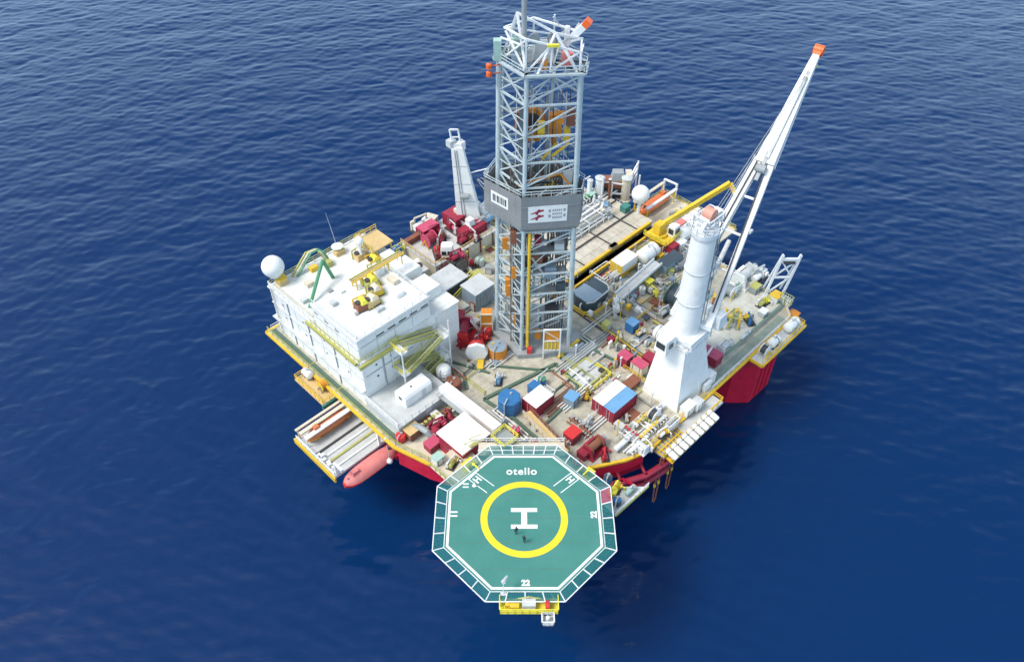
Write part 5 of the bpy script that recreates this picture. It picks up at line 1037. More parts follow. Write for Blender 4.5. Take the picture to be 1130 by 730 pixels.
t = T('railed_walkway','lemon railed walkway behind the quarters roof','walkway',*uv(452,268,21),D); P('deck', G().box(-4,4,-.6,.6,2.6,2.75), OLIVE, t); P('railing', G().rail([(-4,-.6,2.75),(4,-.6,2.75)],1.1,1.2,.07).rail([(-4,.6,2.75),(4,.6,2.75)],1.1,1.2,.07), LEM, t); P('leg', G().cb(-3.5,0,0,.25,.25,2.6).cb(3.5,0,0,.25,.25,2.6), GSTEEL, t)
t = T('air_handler','big white air handling unit at the quarters\' right back','machine',*uv(455,296,21.5),D); P('housing', G().box(-2.6,2.6,-2.2,2.2,0,3.2,.1,.1), WHITE, t); P('duct', G().box(-1.4,1.2,-1.4,1.4,3.203,4.2,.3,.3), LGREY, t); P('fan', G().cyl((1.7,0,3.2),(1.7,0,3.5),.7,n=18), DARK, t); P('pipe', G().tube([(-2.8,-1,.2),(-2.8,-1,3.6),(-1,-1,3.6)],.18,7), WSTEEL, t)
hdrum('white tank lying behind white air handler', *put((464,283),20.5,D), .9, 4.2, 0, WHITE)
t = T('duct_bank','white duct bank with olive frame beside quarters stairs','duct',*uv(470,310,20.5),D); P('duct', G().box(-2.2,2.2,-.9,.9,.2,2.2,.1,.1), WHITE, t); P('frame', G().rail([(-2.3,-1,0),(2.3,-1,0),(2.3,1,0),(-2.3,1,0)],2.6,1.5,.07,True), OLIVE, t)
# ---- pipe deck (far right of derrick)
t = T('pipe_deck','raised cream tiled pipe deck right of the derrick','deck',25.5,11.5,D); P('slab', G().box(-14,14.3,-9.3,8.5,0,1.5), GSTEEL, t); P('tiled_top', G().box(-14.1,14.4,-9.4,8.6,1.503,1.62), DECK2, t)
g = G()
for k in range(6): g.beam((-13,-9+k*.3-2.0*0,1.75),(-12.5,8,1.75),.1) if False else None
for y in (-4.2,1.0,6.2): P('skid_beam', G().beam((-13.8,y,1.76),(14.2,y,1.76),.28,.3), DARK, t)
for x in (-7.5,1.5,9.5): P('cross_beam', G().beam((x,-9.2,1.72),(x,6.0,1.72),.22,.2), DARK, t)
PD = D+1.63
t = T('catwalk_rail','pair of long yellow catwalk beams along the pipe deck','catwalk',25,0.7,D); P('beam', G().beam((-13.2,1.2,1.95),(13.4,1.2,1.95),.6,.7), YEL, t); P('beam', G().beam((-13.2,-1.0,1.6),(9.4,-1.0,1.6),.35,.5), YEL, t)
for k in range(9): P('support', G().cb(-12.6+k*3,1.2,0,.3,.3,1.6), GSTEEL, t); P('conveyor', G().beam((-13,.1,1.4),(13,.1,1.4),.9,.25), BROWN, t); P('carriage', G().cb(1,1.2,2.3,2.0,.9,.7), CREAM, t)
hd_ = random.Random(5)
for k in range(12):
    t = T('casing_pipe', 'long grey pipe stored on the far end of the tiled pipe deck', 'pipe', 27+hd_.uniform(-2,2), 15.2+k*.42, PD, 0, 'pipes stored on the pipe deck'); P('tube', G().cyl((-6.5,0,.2),(6.5,0,.2),.18,n=9), (LGREY,GSTEEL,WSTEEL,BROWN)[k%4], t, True); P('thread_protector', G().cyl((-6.7,0,.2),(-6.45,0,.2),.21,n=9).cyl((6.45,0,.2),(6.7,0,.2),.21,n=9), (YEL,BLUE,BRED)[k%3], t)
manifold('white manifold on the pipe deck\'s far left end', 32, 17.3, PD, 0, 7, WSTEEL, GREEN, 1.2)
manifold('grey manifold along derrick side of the pipe deck', 18, 17.6, PD, 0, 7, LGREY, LGREEN, 1.1)
crate('grey and crimson chest near derrick\'s right back', *put((640,231),21.5,PD), 1.8,1.6,1.6,0, CRIM, GSTEEL, name='tool_box', cat='box')
crate('green chest near tall white posts', *put((652,212),21.5,PD), 2.0,1.6,1.6,0, GREEN, LGREEN, name='tool_box', cat='box')
crate('teal chest below white dome mast', *put((690,228),20.8,PD), 1.8,1.5,1.4,0, TEAL, TEAL, name='tool_box', cat='box')
crate('sky blue chest on far pipe deck', *put((668,226),20.6,PD), 1.6,1.3,1.1,0, SKYB, SKYB, name='tool_box', cat='box')
ft = T('pipework_bank','grey white bank of pipes and rails at the far left of the pipe deck','pipework',28,12.0,PD)
for k in range(12):
    m_ = (WSTEEL,LGREY,GSTEEL,WSTEEL,CREAM)[k%5]; y = -2.5+k*.42; z_ = .8+.5*(k%3)
    P('pipe', G().tube([(-7+hd_.uniform(-1,1),y,.1),(-7,y,z_),(6.5+hd_.uniform(-1.5,1),y,z_),(6.5,y+.4,z_+hd_.uniform(.4,2.2))],.14+.07*(k%3),7), m_, ft, True)
for k in range(6): P('frame', G().rail([(-6+k*2.4,-2.8,0),(-6+k*2.4,2.6,0)],1.6+.5*(k%3),2.2,.07), (WSTEEL,LGREY)[k%2], ft)
for k in range(9): P('valve_box', G().cb(hd_.uniform(-6,6),hd_.uniform(-2.5,2),0,hd_.uniform(.6,1.4),hd_.uniform(.6,1.4),hd_.uniform(.8,2.2)), (WSTEEL,GSTEEL,LGREY,BROWN,GBLUE,CREAM)[k%6], ft)
# posts and frames at the far corner
ventpost('white exhaust stack nearest the derrick', *put((637,188),26,D)[:2], D, 10.5, .75, WSTEEL)
ventpost('white exhaust stack second from derrick', *put((652,191),26,D)[:2], D, 9.5, .8, WHITE)
ventpost('thick white exhaust stack beside brown frame', *put((663,189),26,D)[:2], D, 9.8, 1.3, WHITE)
ventpost('slim white exhaust stack on the far frame', *put((667,183),28,D)[:2], D, 11, .4, WSTEEL)
ventpost('slim brown exhaust stack on the far frame', *put((675,184),28,D)[:2], D, 10.6, .45, BROWN)
ventpost('stout tan exhaust stack, farthest right', *put((693,188),26,D)[:2], D, 9.4, 1.4, CREAM)
t = T('equipment_tower','white framed brown equipment tower at the platform\'s far corner','tower',*uv(682,200,22),D,-45); P('post', G().beam((-4.4,-2,0),(-4.4,-2,5.4),.3).beam((-1.5,-2,0),(-1.5,-2,5),.3).beam((1.5,-2,0),(1.5,-2,4.6),.3).beam((4.4,-2,0),(4.4,-2,7),.3).beam((4.4,2,0),(4.4,2,8),.3), WSTEEL, t); P('beam', G().beam((-4.4,-2,5.4),(1.5,-2,4.4),.3).beam((-4.4,-2,2.4),(4.4,-2,1.6),.3).beam((1.5,-2,4.5),(4.4,2,7.6),.3).beam((1.5,-2,3),(4.4,2,6.2),.3).beam((1.6,-2,1.6),(4.4,2,4.6),.25), WSTEEL, t)
P('machinery', G().box(-3.6,3.2,-1.4,1.8,.1,4.6,.3,.2), BROWN, t); P('unit', G().box(-1.6,1.4,-1.0,1.4,4.61,6.6,.3,.3), GSTEEL, t); P('cover', G().box(1.6,3.0,-1.0,1.5,4.61,6.2), CREAM, t); P('opening', G().box(-3.2,-1.8,-1.5,-1.39,.8,3.2).box(-1.2,1.2,-1.5,-1.39,.6,3.0), DARK, t)
t = T('flare_pipe_rack','grey sloping pipe rack between derrick and far corner','rack',*uv(660,212,20.8),PD); 
for k in range(6): P('pipe', G().beam((-5,-2+k*.8,.2),(6,-2.4+k*.8,1.0+.3*(k%2)),.26), (WSTEEL,LGREY,GSTEEL)[k%3], t)
P('cross_beam', G().beam((-4,-2.6,.1),(-4,2.6,.1),.25).beam((4,-2.6,.6),(4,2.6,.6),.25), GSTEEL, t)
# ---- centre right
container('white box with yellow base beside the yellow catwalk beam', *put((690,279),22.6,D), 5.0, 2.9, 3.4, 0, YEL, WHITE, name='container', frame=YEL)
P('upper_body', G().box(-2.55,2.55,-1.5,1.5,1.3,3.36), WHITE, [o for o in bpy.data.objects if o.get('label') == 'white box with yellow base beside the yellow catwalk beam'][0])
hdrum('big white tank next to white and yellow box', *put((716,271),22,D), 1.6, 4.2, 0, WHITE)
basket('white open basket holding pipes below catwalk beam', *put((668,298),20,D), 0, 4.6, 3.4, 2.0, WSTEEL, (BRED,NAVY,GSTEEL,WSTEEL))
t = T('bucket_vessel','dark rounded vessel in yellow rails right of derrick','vessel',*uv(652,322,20.4),D); P('shell', G().prism([(-3.2,-1.6),(-2.0,-2.4),(2.4,-2.2),(3.4,-1.2),(3.4,1.9),(-2.6,2.1),(-3.2,1)],0,2.8,[(-3.4,-1.8),(-2.2,-2.6),(2.6,-2.4),(3.6,-1.3),(3.6,2.1),(-2.7,2.3),(-3.4,1.1)]), NAVY, t); P('cover', G().prism([(-3.3,-1.7),(-2.1,-2.5),(.6,-2.45),(.6,2.15),(-2.6,2.2),(-3.3,1.05)],2.803,3.0), GBLUE, t); P('rim', G().tube([(-3.4,-1.8,2.8),(-2.2,-2.6,2.8),(2.6,-2.4,2.8),(3.6,-1.3,2.8),(3.6,2.1,2.8)],.15,6), LGREY, t)
P('guard_rail', G().tube([(-4.4,1.6,1.2),(-4.4,-2.0,1.2),(-2.6,-3.6,1.2),(3.0,-3.4,1.2),(5.0,-2.6,1.2)],.14,6).tube([(-4.4,1.6,.6),(-4.4,-2.0,.6),(-2.6,-3.6,.6),(3.0,-3.4,.6),(5.0,-2.6,.6)],.12,6).beam((-4.4,-2,0),(-4.4,-2,1.2),.16).beam((-2.6,-3.6,0),(-2.6,-3.6,1.2),.16).beam((3,-3.4,0),(3,-3.4,1.2),.16), YEL, t)
t = T('chute','long pale grey steel chute sloping beside white tank','chute',*uv(706,305,20.5),D); P('trough', G().beam((-6.4,0,1.0),(5.8,0,2.6),1.9,.3), LGREY, t); P('side_wall', G().beam((-6.4,1,1.4),(5.8,1,3.0),.16,.7).beam((-6.4,-1,1.4),(5.8,-1,3.0),.16,.7), WSTEEL, t); P('support', G().beam((-5,0,0),(-5,0,1),.4).beam((4.6,0,0),(4.6,0,2.3),.4), GSTEEL, t)
pump('white robot like pipe machine at chute\'s lower end', *put((681,330),20.5,D), 45, WHITE, WSTEEL, WHITE, 1.35, name='pipe_machine', cat='machine')
crate('sky blue box on deck between vessel and crane post', *put((698,355),20.2,D), 1.9,1.9,2.2,0, BLUE, SKYB, name='tool_box', cat='box')
pump('tan and white pump beside sky blue box', *put((708,364),19,D), 0, CREAM, WSTEEL, YEL, .8)
t = hdrum('white tank with dark porthole next to crane post', *put((731,366),20.5,D), 1.5, 2.2, 90, WHITE); P('porthole', G().cyl((-.4,-1.45,2.3),(-.4,-1.62,2.4),.25,n=12), DARK, t)
reel('dark green cable reel behind crane post', *put((746,325),21,D), 0, 2.4, 2.4, DGREEN, NAVY)
crate('olive valve box behind the chute', *put((717,309),19.8,D), 1.6,1.2,1.6,0, OLIVE, LEM, name='valve_box', cat='box')
pump('lemon pump between chute and dark reel', *put((722,318),19.5,D), 90, LEM, LGREY, LEM, 1.0)
drum('pale blue pot at foot of chute', *put((709,317),19.6,D), .7, 1.5, LGREY, WHITE, name='drum', cat='drum')
container('slate grey container behind big white tank', *put((740,283),21,D), 5.5, 2.4, 2.6, 0, GBLUE, NAVY, name='container')
crate('crimson box below yellow crane cab', *put((743,265),21.4,D), 2.2,1.8,2.2,0, CRIM, CRIM, name='tool_box', cat='box')
crate('white box right of crimson box, below cab', *put((752,262),21,D), 2.0,1.8,2.0,0, WHITE, WSTEEL, name='tool_box', cat='box')
manifold('cream pipe manifold behind crane post', *put((757,300),19.5,D), 0, 6, CREAM, OLIVE, 1.1)
rack('grey bottle rack behind crane post', *put((755,286),20,D), 0, 7, GSTEEL, LGREY)
pump('grey pump left of the dark green reel', *put((735,340),19.4,D), 0, LGREY, GSTEEL, WSTEEL, 1.0)
crate('white crate with lid behind white tank with porthole', *put((745,350),20,D), 2.0,1.6,1.6,0, LGREY, WHITE)
t = T('tool_tray','olive framed square floor hatch before derrick gate','hatch',*uv(646,411,18.4),D); P('frame', G().box(-3.0,3.0,-2.6,-2.3,0,.4).box(-3.0,3.0,2.3,2.6,0,.4).box(-3.0,-2.7,-2.297,2.297,0,.4).box(2.7,3.0,-2.297,2.297,0,.4), OLIVE, t); P('cover', G().box(-2.697,2.697,-2.297,2.297,0,.25), LGREY, t); P('handle', G().beam((-1,0,.3),(1,0,.3),.12), DARK, t)
t = T('yellow_barrier','lemon pipe barrier beside square floor hatch','barrier',*uv(657,414,18.6),D); P('rail', G().rail([(-2.4,-1.8,0),(2.2,-1.8,0),(2.2,1.6,0)],1.1,1.1,.09), LEM, t); P('foot_plate', G().cb(-2.4,-1.8,0,.4,.4,.05).cb(2.2,1.6,0,.4,.4,.05), DARK, t)
t = T('guide_frame','yellow and slate guide frame at derrick\'s right foot','frame_unit',*uv(633,383,19),D); t['category'] = 'guide'; P('beam', G().beam((-3.5,.6,.5),(2.2,.6,.9),.5,.6), YEL, t); P('side_beam', G().beam((-3.5,-.4,.4),(2.2,-.4,.8),.5,.4), GBLUE, t); P('foot', G().cb(-3,.1,0,.5,1.6,.3).cb(1.8,.1,0,.5,1.6,.5), DARK, t)
# ---- yellow knuckle crane and far right lifeboats
u0,v0 = uv(727,256,21); kc = T('knuckle_crane','yellow folding boom crane with white cab behind white dome','crane',u0,v0,D)
P('pedestal', G().lathe([(.05,0),(1.7,0),(1.5,2.2),(1.9,2.5),(1.9,3.0),(.05,3.0)],20), YEL, kc, True)
k1 = Vector((*uv(806,202,31),31))-Vector((u0,v0,D)); k0 = Vector((.2,0,4.6)); k2 = Vector((*uv(812,216,29),29))-Vector((u0,v0,D)); k3 = Vector((*uv(800,245,22),22))-Vector((u0,v0,D))
bmk = P('main_boom', G().beam(k0,k1,.8,1.0), YEL, kc); P('folded_jib', G().beam(k1,k2,.6,.7).beam(k2,k3,.5,.6), YEL, kc); P('boom_cylinder', G().cyl((.5,-.3,3.2),k0.lerp(k1,.35)-Vector((0,0,.8)),.25,n=8), LGREY, kc); P('slew_head', G().box(-1.2,1.2,-.9,.9,3.003,5.4,.2,.1), YEL, kc)
cb = P('cab', G().box(.8,2.8,-3.4,-1.4,2.6,5.2,.15,.15), WHITE, kc); P('window', G().box(.72,.78,-3.0,-1.8,3.4,4.6).box(1.1,2.5,-3.46,-3.4,3.4,4.6), GLASS, cb)
P('platform', G().box(-2.2,3.0,-3.6,2.2,2.35,2.5), YEL, kc); P('platform_railing', G().rail([(-2.2,2.2,2.5),(-2.2,-3.5,2.5),(3,-3.5,2.5)],1.1,1.3,.07), LEM, kc)
rs = T('far_station','pale yellow railed lifeboat station on the far right edge','platform',44.5,4.5,16)
P('deck', G().box(-4.2,9.5,-15,5.2,0,.4), CREAM, rs); P('edge', G().box(9.503,9.8,-15,5.2,-.4,.5).box(-4.2,9.5,5.203,5.5,-.4,.5), YEL, rs); P('railing', G().rail([(-4,5.1,.4),(9.4,5.1,.4),(9.4,-14.8,.4)],1.1,1.4,.07), OLIVE, rs); P('davit', G().beam((9,4.9,.4),(9,4.9,4.4),.4).beam((9,1.5,.4),(9,1.5,4.6),.4).beam((9,4.9,4.3),(9,1.5,4.5),.35), WSTEEL, rs)
P('brace', G().beam((9,-12,-.1),(-4,-12,-5),.4).beam((9,4,-.1),(-4,4,-5),.4).beam((9,-4,-.1),(-4,-4,-5),.4), RED, rs)
lifeboat('orange red lifeboat on the far right station, nearest the dome', 47.6, 7.4, 16.403, 0, 10.5, 3.0, ORANGE, paint('lifeboat orange', (.62,.16,.05), .5, .3))
lifeboat('pale white lifeboat on the far right station behind crane post', 47.8, -2.0, 16.403, 0, 10.5, 3.0, LGREY, paint('lifeboat white', (.66,.62,.60), .5, .35))
for k in range(16):
    x_,y_ = hd_.uniform(-3.6,8.6),hd_.uniform(-14,-4.5) if k < 9 else hd_.uniform(-14.5,1.0); P('station_box', G().box(x_,x_+hd_.uniform(.5,1.4),y_,y_+hd_.uniform(.5,1.4),.402,.4+hd_.uniform(.4,1.6),.04,.04), (WSTEEL,LGREY,CREAM,YEL,OLIVE,GSTEEL,BROWN)[k%7], rs)
for k in range(8): P('station_pipe', G().tube([(-4+.2*k,-14+.5*k,.6),(3+k*.6,-14+.5*k,.6),(3+k*.6,-8+k,.8)],.12,6), (WSTEEL,GSTEEL,OLIVE,LGREY)[k%4], rs, True)
for y in (9.2,5.6): 
    t = T('lifeboat_canopy','cream slatted canopy beam %s orange red lifeboat' % ('left of' if y > 8 else 'right of'),'canopy',47.5,y,16.403); P('beam', G().beam((-5.4,0,3.4),(5.4,0,3.4),.7,.25), CREAM if y>8 else WSTEEL, t); P('post', G().cb(-5,0,0,.25,.25,3.3).cb(5,0,0,.25,.25,3.3), YEL, t)
hdrum('white tank on the far right deck under crane head', *put((758,250),21,D), 1.4, 5, 0, WHITE)
pump('cream machine on the far right station past the white lifeboat', 46.5,-8.5,16.41, 45, WSTEEL, YEL, CREAM, 1.5, name='davit_winch', cat='winch')
basket('white framed basket on far right deck behind king post', *put((765,262),20.5,D), 0, 5,3,2.2, WSTEEL, (CREAM,LGREY))
crate('crimson and tan locker on far right deck', *put((752,240),21,D), 2.0,1.6,1.8,0, BROWN, PINK, name='tool_box', cat='box')
KGREEN = paint('grey green kerb',(.17,.25,.20),.6,.4)
# ---- right terrace
t = T('terrace_deck','white painted raised deck on the platform\'s right corner','deck',28.5,-28.5,D); P('slab', G().box(-13,10.0,-3.4,6.2,0,.5), LGREY, t); P('top_plate', G().box(-13.1,10.1,-3.5,6.3,.503,.6), paint('worn pale deck',(.64,.65,.59),.65,.6,.25,seam=(3.6,2.4,(.45,.44,.4),.6),grimecol=(.40,.38,.32)), t); P('kerb', G().beam((-13,-3.3,.75),(8.9,-3.3,.75),.45,.35).beam((8.9,-3.3,.75),(9.8,-1.8,.75),.45,.35).beam((9.8,-1.8,.75),(9.8,6.1,.75),.45,.35).beam((9.8,6.1,.75),(2,6.1,.75),.45,.35), KGREEN, t)
TZ = D+.61
def onpx(p,z): u_,v_ = uv(p[0],p[1],z); return u_,v_
t = T('folded_boom','yellow brown folded boom lying on white corner deck','boom',*onpx((792,343),TZ+1),TZ,20); P('arm', G().beam((-4.2,-1.6,.6),(1.8,1.2,1.6),.6,.7), OLIVE, t); P('arm_head', G().beam((1.8,1.2,1.6),(4.4,2.0,1.0),.8,.9), YEL, t); P('elbow', G().cyl((1.8,.8,1.6),(1.8,1.6,1.6),.7,n=12), BROWN, t); P('stand', G().cb(-3.4,-1.3,0,.5,.5,.5).cb(1.2,.9,0,.5,.5,1.2), GSTEEL, t)
for k,(p,m_,lb) in enumerate((((797,352),YEL,'yellow pipe stand left of folded boom\'s end'),((806,356),OLIVE,'olive pipe stand in the middle of white corner deck'),((815,356),YEL,'yellow pipe stand beside blue topped pump'))):
    t = T('pipe_stand',lb,'stand',*onpx(p,TZ+.7),TZ,15*k); P('post', G().cyl((-1.0,0,0),(-1.0,0,2.5),.2).cyl((.9,0,0),(.9,0,2.9),.2).cyl((-1.5,0,2.0),(1.5,0,2.2),.17), m_, t); P('base', G().cb(0,0,0,2.8,1.0,.12), GSTEEL, t); P('handle', G().beam((0,0,2.1),(.3,-1.6,2.4),.18), m_, t); P('side_pipe', G().tube([(.9,0,1.4),(1.6,.9,1.4),(1.6,.9,.1)],.12,6), LGREY, t)
pump('yellow pump with navy motor on white corner deck', *onpx((827,351),TZ+.8),TZ, 60, NAVY, YEL, BLUE, 1.0)
winch('white winch at the crane boom\'s foot on corner deck', *onpx((822,305),TZ+1.4),TZ, 0, 1.7, WHITE, LGREY)
pump('white machine between boom foot and lattice gantry', *onpx((838,303),TZ+1.2),TZ, 0, WHITE, WSTEEL, LGREY, 1.6, name='compressor', cat='machine')
crate('grey and olive crate beside lattice gantry', *onpx((833,318),TZ+.8),TZ, 2.0,1.6,1.5,0, GSTEEL, OLIVE)
manifold('olive manifold on white corner deck behind pipe stands', *onpx((808,345),TZ+1),TZ, 0, 5, OLIVE, YEL, .9)
rack('white bottle rack at back edge of white corner deck', *onpx((812,318),TZ+1),TZ, 0, 7, WSTEEL, LGREEN)
crate('pale grey box left of blue topped yellow pump', *onpx((842,345),TZ+.6),TZ, 1.6,1.4,1.1,0, LGREY, WHITE, name='tool_box', cat='box')
pump('olive pump at the lattice gantry\'s left foot', *onpx((843,332),TZ+.8),TZ, 0, OLIVE, LEM, WSTEEL, 1.1)
reel('white cable reel behind folded boom on corner deck', *onpx((806,322),TZ+1.2),TZ, 0, 1.3, 1.4, WSTEEL, GSTEEL)
hdrum('grey cylinder lying on corner deck near kerb', *onpx((822,370),TZ+.6),TZ, .45, 2.6, 0, LGREY)
u0,v0 = onpx((853,325),TZ); gt = T('lattice_gantry','white lattice gantry standing on the right corner','gantry',u0,v0,D+.61,-45)
for x in (-1.6,1.8):
    P('leg', G().beam((x,0,0),(x+1.6,.6,9.6),.42).beam((x,1.8,0),(x+1.6,.9,9.6),.3), WSTEEL, gt)
P('cross_beam', G().beam((-.1,.6,8.6),(3.3,.6,8.6),.5).beam((-.9,.2,4.4),(2.5,.2,4.4),.35), WSTEEL, gt); P('brace', G().beam((-1.5,0,.4),(2.3,.2,4.3),.25).beam((-.8,.3,4.6),(3.1,.6,8.4),.25).beam((-.1,.6,8.4),(2.5,.2,4.6),.25), WSTEEL, gt); P('winch_drum', G().cyl((.4,.6,7.8),(2.6,.6,7.8),.35,n=10), DARK, gt)
crate('yellow and white chest under lattice gantry', *onpx((856,328),TZ+.6),TZ, 2.2,1.8,1.3,0, WHITE, YEL, name='tool_box', cat='box')
hdrum('white tank on side platform by right corner, farther one', 33.2, -36.4, DZ, .95, 3.0, 0, WHITE)
hdrum('white tank on side platform, nearer the crane', 27.0, -36.4, DZ, .85, 2.2, 0, WHITE, endm=DARK)
reel('white cable reel with dark cable on side platform', 24.0, -36.4, DZ, 0, 1.1, 1.2, WSTEEL, DARK)
locker('orange locker hung at the right corner edge', 38.4, -34.2, 15.0, 0, 2.0, 1.8, 2.3, ORANGE, BROWN)
crate('pinkish crimson box right of king post foot', *onpx((786,389),20.2),D, 2.2,3.4,2.2,0, CRIM, MAG, name='tool_box', cat='box')
crate('white box on deck edge right of crane pedestal', *put((770,441),20,D), 1.8,1.6,1.7,0, WHITE, LGREY, name='tool_box', cat='box')
rack('olive bottle rack at lattice gantry\'s right', *onpx((868,330),TZ+1),TZ, 90, 5, OLIVE, WSTEEL)
winch('white mooring winch beside pinkish crimson box', *put((800,380),19.6,D), 0, 1.0, WSTEEL, LGREY)


# ------------------------------------------------------------------ small fittings bolted to the deck (parts of the platform) and loose goods
OCC = [(k[0], k[1]) for k in ORG.values()]
cr_ = random.Random(23)
def free(u, v, d): return all((u-a)**2+(v-b)**2 > d*d for a, b in OCC)
def deck_spot():
    while True:
        u, v = cr_.uniform(-30, 38), cr_.uniform(-32, 30)
        if u+v < -43: continue
        if -37 < u < -12 and v > 5: continue
        if -37 < u < -23 and v > -5: continue
        if 10.5 < u < 40 and 1.5 < v < 20.5: continue
        if 15 < u and v < -21: continue
        if -6 < u < 13 and v > 21: continue
        if (u+2.5)**2+(v+2.6)**2 < 90: continue
        if 0 < u < 12 and v < -24: continue
        if abs(u+15) < 9 and abs(v+13) < 9.5 and cr_.random() < .9: continue
        return u, v
for k in range(46):
    u, v = deck_spot(); h = cr_.uniform(.8,2.0); r_ = cr_.uniform(.12,.26); a = cr_.choice((0,90,180,270)); c_, s_ = math.cos(R(a)), math.sin(R(a))
    PA('gooseneck_vent', G().tube([(u,v,DZ),(u,v,DZ+h),(u+.5*c_,v+.5*s_,DZ+h+.15),(u+.6*c_,v+.6*s_,DZ+h-.3)], r_, 7), cr_.choice((WSTEEL,WSTEEL,LGREY,OLIVE,GSTEEL,CRIM)), hull, True)
for k in range(44):
    u, v = deck_spot(); w_, l_, h = cr_.uniform(.4,1.0), cr_.uniform(.4,1.2), cr_.uniform(.5,1.5)
    PA('junction_box', G().box(u,u+w_,v,v+l_,DZ+.004,DZ+h,.03,.03), cr_.choice((WSTEEL,GSTEEL,LGREY,CREAM,DARK,GBLUE,YEL)), hull)
for k in range(30):
    u, v = deck_spot(); h = cr_.uniform(2.8,4.6)
    PA('lamp_post', G().cyl((u,v,DZ),(u,v,DZ+h),.08,n=6).box(u-.25,u+.25,v-.12,v+.12,DZ+h,DZ+h+.22), cr_.choice((WSTEEL,YEL,LGREY)), hull)
for k in range(34):
    u, v = deck_spot(); ln = cr_.uniform(3,9); m_ = cr_.choice((WSTEEL,WSTEEL,YEL,OLIVE,LGREY)); d = cr_.random() < .5
    a, b = ((u-ln/2,v,DZ),(u+ln/2,v,DZ)) if d else ((u,v-ln/2,DZ),(u,v+ln/2,DZ))
    PA('guard_rail', G().rail([a,b],1.1,1.4,.05), m_, hull)
for k in range(70):
    u, v = deck_spot(); ln = cr_.uniform(3,10); d = cr_.random() < .5; r_ = cr_.uniform(.07,.2); z_ = DZ+r_+cr_.uniform(.02,.5)
    e = cr_.uniform(-3,3)
    pts = [(u-ln/2,v,z_),(u+ln/2,v,z_),(u+ln/2,v+e,z_)] if d else [(u,v-ln/2,z_),(u,v+ln/2,z_),(u+e,v+ln/2,z_)]
    PA('deck_pipe', G().tube(pts,r_,6), cr_.choice((WSTEEL,LGREY,GSTEEL,GSTEEL,OLIVE,BROWN,DGREEN,DARK)), hull, True)
for k in range(40):
    u, v = deck_spot(); w_, l_ = cr_.uniform(.8,2.6), cr_.uniform(.8,3.4)
    PA('deck_plate', G().box(u,u+w_,v,v+l_,DZ+.003,DZ+cr_.choice((.03,.06,.12))), cr_.choice((LGREY,GSTEEL,CREAM,BROWN,DGREEN,GBLUE,TAN)), hull)
# loose goods set down round known landmarks: (photo x, y, landmark)
MARKS = [(576,470,'behind the olive access tower'),
 (668,462,'left of the manifold deck'),(685,408,'next to the three red boxes'),(668,345,'below the rounded dark vessel'),(688,372,'between vessel and red boxes'),
 (715,385,'left of king post foot'),(722,345,'near tank with porthole'),(708,330,'below the grey chute'),(735,312,'beside dark green reel'),(752,272,'below the far right lockers'),(748,306,'behind the king post'),
 (497,345,'behind red drawworks'),(522,345,'beside panelled orange cabin'),(515,308,'below cream module wall'),(530,300,'between derrick and cream wall'),
 (648,300,'at derrick\'s right edge by yellow beam'),(680,312,'beside white pipe basket'),(700,295,'between chute and yellow box'),(735,290,'by the slate grey container'),(770,270,'on far right deck edge'),(785,285,'behind the crane boom'),(475,470,'below the white walkway'),(500,470,'left of white walkway')]
cols = {'white':WSTEEL,'pale grey':LGREY,'crimson':CRIM,'yellow':YEL,'grey':GSTEEL,'olive':OLIVE,'cream':CREAM,'slate blue':GBLUE,'brown':BROWN,'dark':NAVY}
cnt = 0
for (mx_,my_,where) in MARKS:
    u0, v0 = uv(mx_, my_, DZ+.6); kinds = ['crate','drum','pump','gas bottle','locker','hose coil','pallet']; cr_.shuffle(kinds); cl = list(cols); cr_.shuffle(cl); cl.sort(key=lambda c: cr_.random()*(.45 if c in ('white','pale grey','grey','cream') else 1)); made = 0
    for tr in range(60):
        if made >= 4: break
        u, v = u0+cr_.uniform(-3.4,3.4), v0+cr_.uniform(-3.4,3.4)
        if not free(u, v, 1.75): continue
        OCC.append((u, v)); kd = kinds[made]; cn = cl[made]; m1 = cols[cn]; m2 = cols[cl[made+1]]; rot = cr_.choice((0,90,0,90,cr_.uniform(0,90))); made += 1; cnt += 1
        lb = 'small %s %s %s' % (cn, kd, where)
        if kd == 'crate': crate(lb,u,v,D,cr_.uniform(1.0,2.0),cr_.uniform(.9,1.5),cr_.uniform(.8,1.5),rot,m1,m1)
        elif kd == 'drum': drum(lb,u,v,D,cr_.uniform(.4,.6),cr_.uniform(.9,1.4),m1,m1,name='drum',cat='drum',sides=14)
        elif kd == 'pump': pump(lb,u,v,D,rot,m1,m1,LGREY,cr_.uniform(.5,.75))
        elif kd == 'gas bottle': 
            t = T('gas_bottle',lb,'bottle',u,v,D,rot); P('shell', G().lathe([(.05,-.9),(.3,-.8),(.32,-.7),(.32,.6),(.12,.85),(.1,1.0),(.02,1.0)],12,(0,0,.34),'x'), m1, t, True); P('chock', G().cb(-.5,0,0,.15,.9,.12).cb(.4,0,0,.15,.9,.12), DARK, t)
        elif kd == 'locker': locker(lb,u,v,D,rot,cr_.uniform(.9,1.4),cr_.uniform(.9,1.6),cr_.uniform(1.2,2.0),m1,LGREY)
        elif kd == 'hose coil':
            t = T('hose_coil',lb,'hose',u,v,D,0); P('coil', G().tube([((.75+.04*(i%3))*math.cos(i*.5),(.75+.04*(i%3))*math.sin(i*.5),.1+.012*i) for i in range(30)],.1,6), m1, t, True); P('end', G().tube([(.7,0,.1),(1.5,.3,.1)],.1,6), m1, t)
        else:
            t = T('loaded_pallet',lb,'pallet',u,v,D,rot); P('pallet', G().box(-.7,.7,-.6,-.45,0,.1).box(-.7,.7,.45,.6,0,.1).box(-.7,.7,-.07,.07,0,.1).box(-.72,.72,-.62,.62,.1,.15), TAN, t); P('load', G().box(-.62,.62,-.55,.55,.153,.5+cr_.uniform(.2,.7),.02,.02), m1, t)

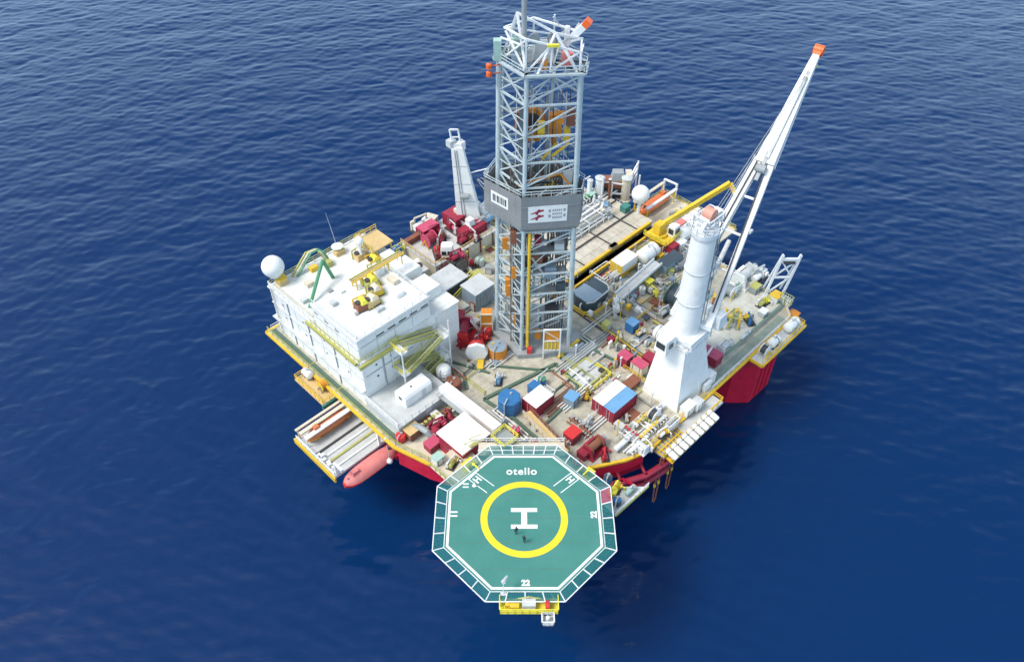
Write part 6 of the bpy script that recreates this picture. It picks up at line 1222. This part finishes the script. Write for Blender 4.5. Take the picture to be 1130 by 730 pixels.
# ------------------------------------------------------------------ world, light, camera
SUN_EL, SUN_AZ = 56.0, 250.0          # azimuth: direction the light comes from, degrees clockwise from +Y
w = bpy.data.worlds.new('World'); SC.world = w; w.use_nodes = True
nt = w.node_tree; sky = nt.nodes.new('ShaderNodeTexSky'); sky.sky_type = 'NISHITA'; sky.sun_disc = False
sky.sun_elevation = R(SUN_EL); sky.sun_rotation = R(SUN_AZ); sky.air_density = 1.0; sky.dust_density = 5.0
bg = nt.nodes['Background']; bg.inputs['Strength'].default_value = 0.15
tc = nt.nodes.new('ShaderNodeTexCoord'); sx = nt.nodes.new('ShaderNodeSeparateXYZ'); nt.links.new(tc.outputs['Generated'], sx.inputs[0])
mpw = nt.nodes.new('ShaderNodeMapping'); mpw.inputs['Scale'].default_value = (1,1,2.5); nt.links.new(tc.outputs['Generated'], mpw.inputs['Vector'])
cn = nt.nodes.new('ShaderNodeTexNoise'); cn.inputs['Scale'].default_value = 3.2; cn.inputs['Detail'].default_value = 7; cn.inputs['Roughness'].default_value = .6; nt.links.new(mpw.outputs['Vector'], cn.inputs['Vector'])
el = nt.nodes.new('ShaderNodeMapRange'); el.inputs[1].default_value = 0.0; el.inputs[2].default_value = 0.85; el.inputs[3].default_value = .40; el.inputs[4].default_value = -.5; nt.links.new(sx.outputs['Z'], el.inputs[0])
ad = nt.nodes.new('ShaderNodeMath'); ad.operation = 'ADD'; nt.links.new(cn.outputs['Fac'], ad.inputs[0]); nt.links.new(el.outputs[0], ad.inputs[1])
cf = nt.nodes.new('ShaderNodeMapRange'); cf.inputs[1].default_value = .38; cf.inputs[2].default_value = .78; cf.inputs[3].default_value = .1; cf.inputs[4].default_value = .95; nt.links.new(ad.outputs[0], cf.inputs[0])
mxw = nt.nodes.new('ShaderNodeMix'); mxw.data_type = 'RGBA'; mxw.inputs[7].default_value = (1.8,2.0,2.3,1); nt.links.new(cf.outputs[0], mxw.inputs[0]); nt.links.new(sky.outputs['Color'], mxw.inputs[6]); 
hz = nt.nodes.new('ShaderNodeMapRange'); hz.interpolation_type = 'SMOOTHSTEP'; hz.inputs[1].default_value = .28; hz.inputs[2].default_value = .74; hz.inputs[3].default_value = .92; hz.inputs[4].default_value = 0.0; nt.links.new(sx.outputs['Z'], hz.inputs[0])
hm = nt.nodes.new('ShaderNodeMix'); hm.data_type = 'RGBA'; hm.inputs[7].default_value = (7.2,10.4,13.4,1); nt.links.new(hz.outputs[0], hm.inputs[0]); nt.links.new(mxw.outputs[2], hm.inputs[6]); nt.links.new(hm.outputs[2], bg.inputs['Color'])
sl = bpy.data.lights.new('sun','SUN'); sl.energy = 2.3; sl.angle = R(18); sl.color = (1,.96,.9)
so = bpy.data.objects.new('sun', sl); COL.objects.link(so)
dv_ = Vector((math.sin(R(SUN_AZ))*math.cos(R(SUN_EL)), math.cos(R(SUN_AZ))*math.cos(R(SUN_EL)), math.sin(R(SUN_EL))))
so.rotation_euler = dv_.to_track_quat('Z','Y').to_euler(); so.location = (0,60,180)
cam = bpy.data.cameras.new('camera'); co = bpy.data.objects.new('camera', cam); COL.objects.link(co); SC.camera = co
co.location = (0,0,CZ); co.rotation_euler = (R(90)-DEP,0,0); cam.sensor_width = 36; cam.lens = 36*F/1130; cam.clip_end = 20000; cam.clip_start = .5
SC.view_settings.view_transform = 'Standard'; SC.view_settings.look = 'None'; SC.view_settings.gamma = 1; SC.view_settings.exposure = 0.15
SC.cycles.max_bounces = 5; SC.cycles.use_denoising = True
